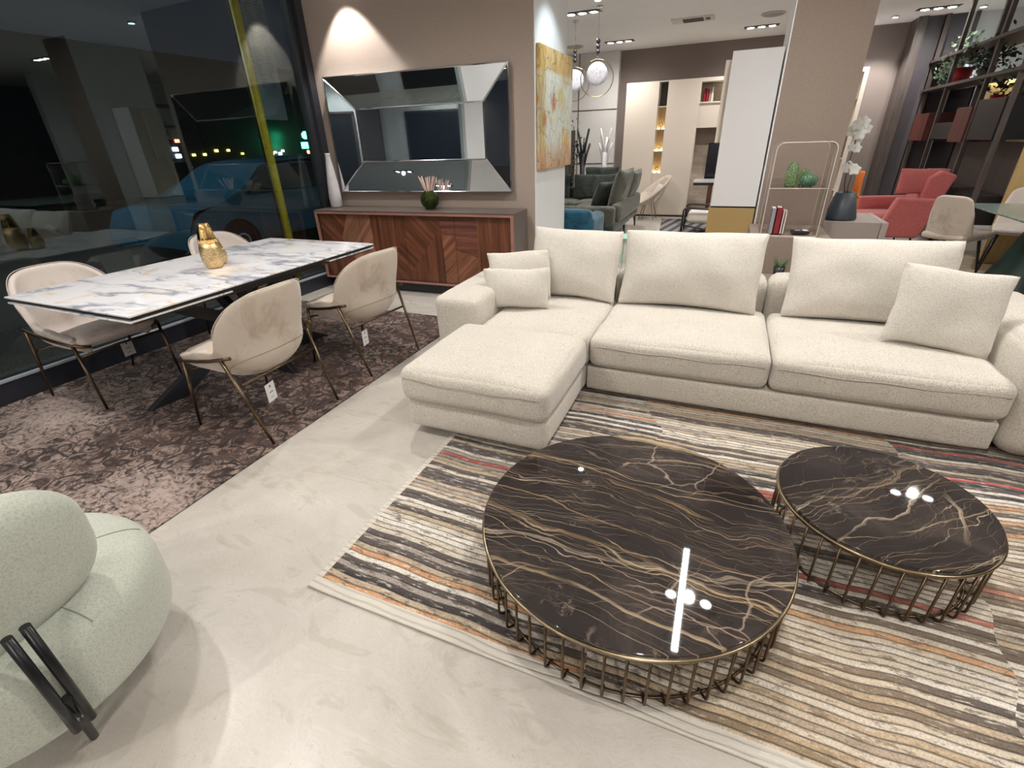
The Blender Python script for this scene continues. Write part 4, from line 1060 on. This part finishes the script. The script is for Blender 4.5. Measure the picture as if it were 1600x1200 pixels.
for i, (z, m_, lb) in enumerate(((1.19+.015, 'chrome', 'small pale ornament in the lowest-but-one lit niche'), (.80+.015, 'near_black', 'tiny dark ornament in the lowest lit niche'), (1.565+.015, 'bronze_rim', 'small bronze ornament in the upper lit niche'))):
    tag(MB().tube([(.03*math.cos(a*2*PI/20), 0, .075+.03*math.sin(a*2*PI/20)) for a in range(20)], .006, 6, True).lathe([(.02, 0), (.02, .008), (.006, .01), (.006, .045)], 12).build('niche_ornament', M[m_], None, loc=(-1.39, 10.66, z)), lb, 'ornament')
for k, (dx_, m_, lb) in enumerate(((0, 'book_red', 'dark red book at the left end of the far wall unit shelf'), (.045, 'red_lac', 'bright red book, second on the far wall unit shelf'), (.09, 'book_grey', 'grey book, third on the far wall unit shelf'), (.13, 'paper', 'cream book, fourth on the far wall unit shelf'))):
    book(-.69+dx_, 10.70, 1.9855, .036, .16, .22-.02*(k % 2)+.01*k, M[m_], lb)
tv = thing('television', 'black flat television seen edge-on against the far wall unit', 'television', (-.36, 10.35, .66))
MB().box(-.12, .9, .16, .19, 0, .66).build('screen', M['tv'], tv, .003)
MB().box(.2, .5, .192, .51, .25, .45).build('bracket', M['near_black'], tv)
dk = thing('desk', 'white topped desk with dark red leg far behind the sofa', 'desk', (-.50, 9.95, 0))
MB().box(-.12, .75, -.25, .25, .70, .73).build('table_top', M['gloss_white'], dk, .003)
MB().box(-.11, .74, -.24, .24, .655, .699).build('apron', M['near_black'], dk, .003)
MB().box(.14, .20, -.22, .22, 0, .654).build('leg', M['mahogany'], dk, .003)
MB().box(.60, .66, -.22, .22, 0, .654).build('leg', M['mahogany'], dk, .003)

# coat racks and plant
def coat_rack(x, y, mat, label):
    t = thing('coat_rack', label, 'coat rack', (x, y, 0))
    MB().lathe([(.16, 0), (.16, .02), (.04, .03)], 24).build('base', mat, t)
    MB().tube([(0, 0, .02), (0, 0, .6), (0, 0, 1.22)], [.040, .045, .050], 12).build('trunk', mat, t)
    for a, z, h, o_ in ((0, 1.15, .47, .105), (PI, 1.15, .47, .105), (.15, .98, .40, .13), (PI-.15, .98, .40, .13), (PI/2, 1.05, .42, .10)):
        MB().tube([(o_*.15*math.cos(a), o_*.15*math.sin(a), z), (o_*.45*math.cos(a), o_*.45*math.sin(a), z+h*.45), (o_*math.cos(a), o_*math.sin(a), z+h)], [.030, .022, .019], 8).build('branch', mat, t)
coat_rack(-2.62, 9.6, M['near_black'], 'black branching coat rack against the pale panels')
coat_rack(-2.26, 9.85, M['gloss_white'], 'white branching coat rack right of the black one')
fv = thing('floor_vase_plant', 'leafy branches in a black floor vase at the white wall edge', 'plant', (-2.86, 9.7, 0))
MB().lathe([(.08, 0), (.10, .02), (.11, .35), (.05, .62), (.04, .70), (.055, .72), (.045, .72)], 28).build('vase', M['near_black'], fv)
def leaf_cloud(parent, name, mat, pts, s_, seed, n):
    rnd = random.Random(seed); mb = MB()
    for k in range(n):
        c = Vector(rnd.choice(pts))+Vector((rnd.gauss(0, 1), rnd.gauss(0, 1), rnd.gauss(0, 1)))*s_*.9
        a = Vector((rnd.uniform(-1, 1), rnd.uniform(-1, 1), rnd.uniform(-.6, 1))).normalized(); b = a.cross(Vector((rnd.random(), rnd.random(), rnd.random()))).normalized()
        l_ = s_*rnd.uniform(.6, 1.1)
        mb.add([c, c+a*l_*.5+b*l_*.25, c+a*l_, c+a*l_*.5-b*l_*.25], [(0, 1, 2, 3)])
    return tag(mb.build(name, mat, parent, solid=.001), kind='stuff')
sp = []
for k in range(5):
    a = k*1.3; p = [(0, 0, .68), (.05*math.cos(a), .05*math.sin(a), 1.0), (.14*math.cos(a), .14*math.sin(a), 1.35+.08*k)]
    MB().tube(p, .006, 6).build('stem', M['stem'], fv); sp += [p[1], p[2], ((p[1][0]+p[2][0])/2, (p[1][1]+p[2][1])/2, (p[1][2]+p[2][2])/2)]
leaf_cloud(fv, 'leaves', M['leaf_dark'], sp, .08, 5, 90)
dw = tag(MB().box(-.30, 0, -.03, .0, 0, 1.62).build('dark_wall_panel', M['taupe_wood'], None, .003, loc=(-3.16, 10.945, .0)), 'dark upright panel against the pale wall beside the leafy branches', 'panel')

# pendants
def pendant(x, y, zc, rot, label):
    t = thing('pendant_lamp', label, 'pendant lamp', (x, y, zc), rot)
    top = CEIL-zc
    MB().tube([(0, 0, .42), (0, 0, top-.0005)], .0035, 6).build('cable', M['chrome'], t)
    MB().lathe([(.04, top-.02), (.04, top-.001)], 20).build('ceiling_rose', M['chrome'], t)
    for z in (.28, .335, .39):
        MB().lathe([(.004, z-.03), (.02, z-.022), (.028, z), (.02, z+.022), (.004, z+.03)], 16).build('bead', M['near_black'], t)
    MB().tube([(0, 0, .26), (0, 0, .10)], .004, 6).build('rod', M['near_black'], t)
    MB().tube([(.215*math.cos(a*2*PI/60), 0, -.02+.215*math.sin(a*2*PI/60)+.0) for a in range(60)], .005, 8, True).build('ring', M['bronze_rim'], t)
    m = Matrix.Rotation(PI/2, 4, 'X')
    MB().lathe([(.02, -.02), (.10, -.018), (.135, -.008), (.138, 0), (.135, .008), (.10, .018), (.02, .02)], 40).xf(Matrix.Translation((0, 0, .03)) @ m).build('glass_disc', M['disc'], t)
pendant(-1.86, 7.4, 2.19, .15, 'glowing round glass pendant lamp in a thin ring, fully visible')
pendant(-2.36, 8.05, 2.20, .15, 'glowing ring pendant lamp half hidden by the white wall')

# ceiling grille and speakers
vg = thing('ceiling_vent', 'long white air grille in the far ceiling', 'vent', (-.86, 8.9, CEIL))
MB().box(-.29, .29, -.17, .17, -.012, -.001).build('frame', M['white_panel'], vg, .002)
for k in range(7): MB().box(-.13, .15, -.12+k*.036, -.105+k*.036, -.020, -.0125).build('slat', M['cab_top'], vg)
MB().box(.18, .24, -.08, .08, -.016, -.0125).build('switch_plate', M['near_black'], vg)
def speaker(x, y, mat, label):
    t = thing('ceiling_speaker', label, 'speaker', (x, y, CEIL))
    MB().lathe([(.15, -.001), (.16, -.012), (.135, -.018)], 36).build('rim', M['white_panel'], t)
    MB().lathe([(.133, -.0185), (.125, -.024)], 36).build('grille', mat, t)
speaker(.20, 9.15, plain('grey speaker grille', (.38, .36, .34), .7), 'round grey ceiling speaker left of the column')
speaker(-2.97, 10.1, M['oak'], 'round wooden ceiling disc above the pale panels')

# far wardrobe right of the column
w2 = thing('open_wardrobe', 'beige framed wardrobe glimpsed right of the column', 'wardrobe', (.95, 10.55, 0))
MB().box(0, .82, .02, .54, 2.28, 2.34).build('top', M['gloss_white'], w2)
MB().box(.76, .82, 0, .54, .05, 2.28).build('side_panel', M['beige_lacquer'], w2)
MB().box(0, .04, 0, .54, .05, 2.28).build('side_panel', M['beige_lacquer'], w2)
MB().box(.04, .76, .45, .54, .05, 2.28).build('back_panel', M['brown_panel'], w2)
for z in (.5, 1.0, 1.45, 1.9): MB().box(.04, .76, .02, .45, z, z+.03).build('shelf', M['beige_lacquer'], w2)
MB().box(.55, .70, .06, .40, 1.032, 1.36).build('drawer_front', M['taupe_wood'], w2)
MB().box(0, .82, .03, .5, 0, .049).build('plinth', M['near_black'], w2)

# coral armchair
pc = thing('coral_armchair', 'coral pink angular armchair behind the console', 'armchair', (2.05, 8.1, 0))
def quadprism(pts, y0, y1, mat, name, parent, rad=.03):
    n_ = len(pts); vs = [(x, y0, z) for x, z in pts]+[(x, y1, z) for x, z in pts]
    return MB().add(vs, [tuple(range(n_)), tuple(reversed(range(n_, 2*n_)))]+[((i+1) % n_, i, n_+i, n_+(i+1) % n_) for i in range(n_)]).build(name, mat, parent, rad, seg=4)
P = M['pink_fabric']
softbox(-.42, .22, -.28, .30, .20, .46, .05, 10, (0, 0, .02)).build('seat', P, pc)
quadprism([(-.26, .20), (.22, .20), (.37, .66), (-.10, .68)], -.42, -.29, P, 'arm', pc)
quadprism([(-.40, .20), (.22, .20), (.37, .64), (-.36, .62)], .31, .44, P, 'arm', pc)
quadprism([(.10, .24), (.26, .24), (.46, .92), (.30, .98), (.18, .90)], -.285, .305, P, 'backrest', pc)
cushion_thing('headrest_cushion', .56, .30, .12, (2.20, 7.90, .70), (1, .25, -.02), (.20, .12, 1), 'coral pink headrest cushion standing on the coral armchair', P, 'cushion', None, 61, .02)
for x in (-.30, .18):
    for y in (-.32, .34): MB().tube([(x, y, .205), (x*1.1, y*1.1, 0)], [.014, .010], 8).build('leg', M['near_black'], pc)

# right dining group
tag(MB().box(2.05, 5.2, 5.2, 8.1, .0005, .009).build('plank_pattern_rug', M['plank'], None), 'brown weathered plank-look floor covering under the green stone table', 'rug')
def side_chair(label, loc, rz, mat):
    t = thing('side_chair', label, 'chair', loc, rz, 'beige shell chairs at the green stone table')
    def bk(u, v):
        a = (u*2-1); x = .212*a*(1-.16*v-.10*max(0, v-.6)*2.5*a*a); z = .43+.41*v*(1-.10*a**4*v)
        return Vector((x, -.20-.085*v+.07*a*a*(1-.3*v), z))
    MB().grid(bk, 17, 14).build('backrest', mat, t, solid=.036, sub=1)
    s_ = softbox(-.212, .212, -.22, .25, .41, .475, .03, 12, (0, .01, .012))
    s_.build('seat', mat, t)
    for sg in (-1, 1):
        MB().tube([(sg*.15, .12, .408), (sg*.20, .22, 0)], [.016, .009], 8).build('leg', M['near_black'], t)
        MB().tube([(sg*.15, -.12, .408), (sg*.20, -.24, 0)], [.016, .009], 8).build('leg', M['near_black'], t)
    return t
side_chair('beige shell dining chair seen from behind, at the corner of the green table', (2.23, 6.46, .0095), -.80, M['velvet'])
side_chair('beige shell dining chair facing the green table from its far side', (2.90, 6.93, .0095), PI-.35, M['velvet_pale'])
gt = thing('stone_table', 'dining table with grey green stone top at the right edge', 'dining table', (3.13, 5.6, .0095))
MB().box(-.90, 1.0, -.95, .95, .725, .741).build('table_top', M['green_marble'], gt, .003)
MB().lathe([(.34, 0), (.33, .015), (.12, .60), (.16, .724)], 40).xf(Matrix.Translation((-.42, .42, 0))).build('pedestal', M['deep_green'], gt)
MB().lathe([(.34, 0), (.33, .015), (.12, .60), (.16, .724)], 40).xf(Matrix.Translation((.42, -.42, 0))).build('pedestal', M['deep_green'], gt)

# tall open bookcase along the right
bc = thing('open_bookcase', 'tall dark open bookcase with long shelves running into the distance', 'bookcase', (2.6, 7.42, 0))
for y in (.05, .90, 2.25, 3.25):
    MB().box(0, .045, y, y+.05, 0, CEIL-.002).build('post', M['taupe_wood'], bc)
    MB().box(.36, .405, y, y+.05, 0, CEIL-.002).build('post', M['taupe_wood'], bc)
for z in (2.33, 1.95): MB().box(-.03, .43, 0, 3.30, z, z+.035).build('shelf', M['taupe_wood'], bc)
MB().box(-.02, .42, 2.55, 3.20, 1.27, 1.64).build('hanging_box', M['mahogany'], bc, .002)
MB().box(-.02, .42, .96, 1.44, 1.27, 1.66).build('hanging_box', M['mahogany'], bc, .002)
MB().box(-.01, .41, .12, .84, 1.30, 1.72).build('hanging_box', M['near_black'], bc, .002)
MB().box(-.01, .41, 1.46, 2.20, 1.30, 1.50).build('hanging_box', M['near_black'], bc, .002)
MB().box(.33, .359, .10, 2.24, .40, 1.27).build('back_panel', M['taupe_wood'], bc)
MB().box(.33, .359, 2.31, 3.24, .30, 1.94).build('back_panel', M['near_black'], bc)
MB().box(.0, .40, .96, 2.20, .70, .74).build('shelf', M['taupe_wood'], bc)
MB().box(.05, .40, .96, 2.20, .10, .50).build('drawer_block', M['mahogany'], bc, .003)
MB().box(.05, .40, .12, .85, .40, .72).build('drawer_block', M['near_black'], bc, .003)
def small_pot(x, y, z, r, h, mat, leafm, label, n, spread, seed):
    t = thing('potted_plant', label, 'plant', (x, y, z))
    MB().lathe([(r*.7, 0), (r*.8, .004), (r, h), (r*.9, h), (r*.85, h*.85)], 24).build('pot', mat, t)
    rnd = random.Random(seed)
    pts = [(rnd.gauss(0, spread), rnd.gauss(0, spread), h+.05+abs(rnd.gauss(0, spread))) for k in range(10)]
    leaf_cloud(t, 'foliage', leafm, pts, .07, seed, n)
small_pot(2.80, 9.95, 1.986, .13, .20, M['red_lac'], M['leaf_pale'], 'variegated leafy plant in a dark red pot on the upper shelf', 260, .13, 3)
small_pot(2.80, 10.4, 1.986, .10, .10, M['near_black'], M['leaf_pale'], 'pale trailing plant at the far end of the upper shelf', 240, .13, 4)
small_pot(2.80, 9.05, 1.986, .09, .12, M['near_black'], M['leaf_dark'], 'dark leafy plant on the upper shelf by the second post', 240, .11, 6)
small_pot(2.80, 8.42, 1.6605, .07, .11, M['red_lac'], M['leaf_dark'], 'dark leafed plant in a bright red pot on the mahogany box', 110, .06, 8)
small_pot(2.80, 7.65, 1.7205, .07, .10, M['near_black'], M['leaf'], 'green plant on the dark box at the right edge', 90, .08, 9)
tag(MB().lathe([(.03, 0), (.045, .02), (.05, .12), (.02, .2), (.022, .22)], 24).build('red_vase', M['red_lac'], None, loc=(2.80, 9.9, 1.501-.2+.20)), 'small red vase on the black hanging box of the bookcase', 'vase') if False else None
ob = thing('oak_partition', 'light oak upright board at the right edge behind the chairs', 'partition', (2.82, 7.31, 0))
MB().box(0, .95, 0, .035, .001, 1.50).build('board', M['oak'], ob, .003)
MB().box(.05, .90, -.03, .065, 0, .012).build('foot', M['near_black'], ob)
ls = thing('lit_display', 'warmly lit cream display niche on the far white wall behind the bookcase', 'display', (3.35, 10.55, 0))
MB().box(0, 1.1, .2, .249, 0, 2.1).build('back_board', plain('gilded board', (.55, .46, .28), .5), ls)
MB().box(0, 1.1, 0, .199, 1.30, 1.34).box(0, 1.1, 0, .199, 2.06, 2.10).box(0, 1.1, 0, .199, 0, .9).build('shelf', M['white'], ls)
MB().box(.05, 1.05, .14, .16, 2.045, 2.058).build('light_strip', M['warm_strip'], ls)
# ================================================================== outside the window
struct('ground_outside', MB().box(-60, X0-.11, -20, 60, -.2, -.05), M['asphalt'])
tag(MB().tube([(0, 0, 0), (0, 0, 3.2)], .042, 14).build('yellow_pole', M['yellow'], None, loc=(-4.62, 4.235, -.05)), 'yellow painted steel pole on the pavement just outside the window', 'pole')
nb = thing('notice_panel', 'tall blue grey panel with rows of small print outside the window', 'sign', (-4.80, 4.35, 1.75))
MB().box(-.006, .006, 0, .42, 0, 1.35).build('panel', M['poster'], nb)
mb = MB(); rnd = random.Random(2)
for k in range(46):
    for c_ in range(3):
        y_ = .03+c_*.13; mb.box(.0062, .0066, y_, y_+rnd.uniform(.03, .11), 1.30-k*.022, 1.308-k*.022)
tag(mb.build('print', M['ink'], nb))
MB().box(-.02, -.0062, -.02, 0, -1.8, 1.35).build('post', M['near_black'], nb)
car = thing('car', 'blue car parked in the dark street outside the window', 'car', (-7.3, 6.4, -.05), PI/2)
prof = [(-2.1, .35), (-2.08, .62), (-1.95, .85), (-1.2, .95), (-.55, 1.38), (.65, 1.42), (1.25, 1.10), (1.95, .95), (2.1, .70), (2.12, .35)]
def carx(u, v):
    k = u*(len(prof)-1); i = min(int(k), len(prof)-2); f_ = k-i
    x = prof[i][0]*(1-f_)+prof[i+1][0]*f_; z = prof[i][1]*(1-f_)+prof[i+1][1]*f_
    s_ = v*2-1; wd = .86-(.20*max(0, z-.85)/.55)
    return Vector((x, wd*s_, z-.05*abs(s_)**4))
mb = MB().grid(carx, 37, 11)
side = lambda sg: [(x, sg*(.86-(.20*max(0, z-.85)/.55)), z-.05) for x, z in prof]
for sg in (-1, 1):
    pts = side(sg); c_ = len(mb.v); mb.add([(0, sg*.88, .30)]+pts, [((0, i+1, i+2) if sg < 0 else (0, i+2, i+1)) for i in range(len(pts)-1)])
mb.build('body', M['car'], car, sub=1)
for sg in (-1, 1):
    q = [(-1.02, .96), (-.50, 1.30), (.60, 1.33), (1.05, 1.08), (1.10, .97)]
    MB().add([(x, sg*(.875-(.20*max(0, z-.85)/.55)), z-.02) for x, z in q], [tuple(range(len(q)))]).build('side_window', M['car_glass'], car, solid=.01)
    for x in (-1.35, 1.32):
        m = Matrix.Translation((x, sg*.80, .32)) @ Matrix.Rotation(PI/2, 4, 'X')
        w_ = MB().lathe([(.20, -.10), (.31, -.09), (.325, -.04), (.325, .04), (.31, .09), (.20, .10)], 32).xf(m).build('wheel', M['tyre'], car)
        MB().lathe([(.19, -.105), (.05, -.11), (.05, .11), (.19, .105)], 24).xf(m).build('hub_cap', M['chrome'], w_)
tl_ = thing('traffic_light', 'green traffic light on a dark post across the street', 'traffic light', (-20, 20.8, -.05))
MB().tube([(0, .35, 0), (0, .35, 2.9)], .06, 10).box(-.06, .06, -.2, .4, 2.28, 2.34).build('post', M['near_black'], tl_)
MB().lathe([(.06, 1.94), (.16, 2.02), (.16, 2.18), (.06, 2.28)], 14).build('green_lamp', M['sig_green'], tl_)
MB().box(-.1, .1, -.28, -.02, 1.52, 1.80).build('green_sign', M['sig_green'], tl_)
MB().lathe([(.05, .80), (.10, .85), (.10, .95), (.05, 1.0)], 12).build('low_green_lamp', M['sig_green'], tl_)
MB().lathe([(.04, 1.28), (.07, 1.32), (.07, 1.40), (.04, 1.44)], 12).build('red_lamp', M['sig_red'], tl_)
fb = thing('distant_building', 'dark building across the street with a row of tiny lights', 'building', (-21, 16, -.05))
MB().box(-6, 0, -10, 14, 0, 5).build('wall', M['near_black'], fb)
for y, z, s_, m_ in ((14.57, 1.65, .10, 'lamp_white'), (14.62, 1.4, .10, 'lamp_white'), (15.3, 1.42, .06, 'lamp_yel'), (15.8, 1.42, .06, 'lamp_yel'), (16.4, 1.55, .07, 'lamp_yel'), (17.0, 1.55, .06, 'lamp_yel'), (19.4, 1.35, .08, 'lamp_white'), (19.6, 1.4, .06, 'lamp_white'), (19.9, 1.33, .08, 'lamp_white'), (20.1, 1.45, .06, 'lamp_white'), (14.75, 1.95, .08, 'sig_red'), (17.7, 1.4, .05, 'lamp_yel')):
    MB().box(.001, .05, y-16-s_, y-16+s_, z-s_*.7, z+s_*.7).build('lit_window', M[m_], fb)
spot((-9.0, 2.5, 5.0), 260, 120, 1, (.9, .95, 1), .1, (-7, 6.4, .5), 'street_lamp')
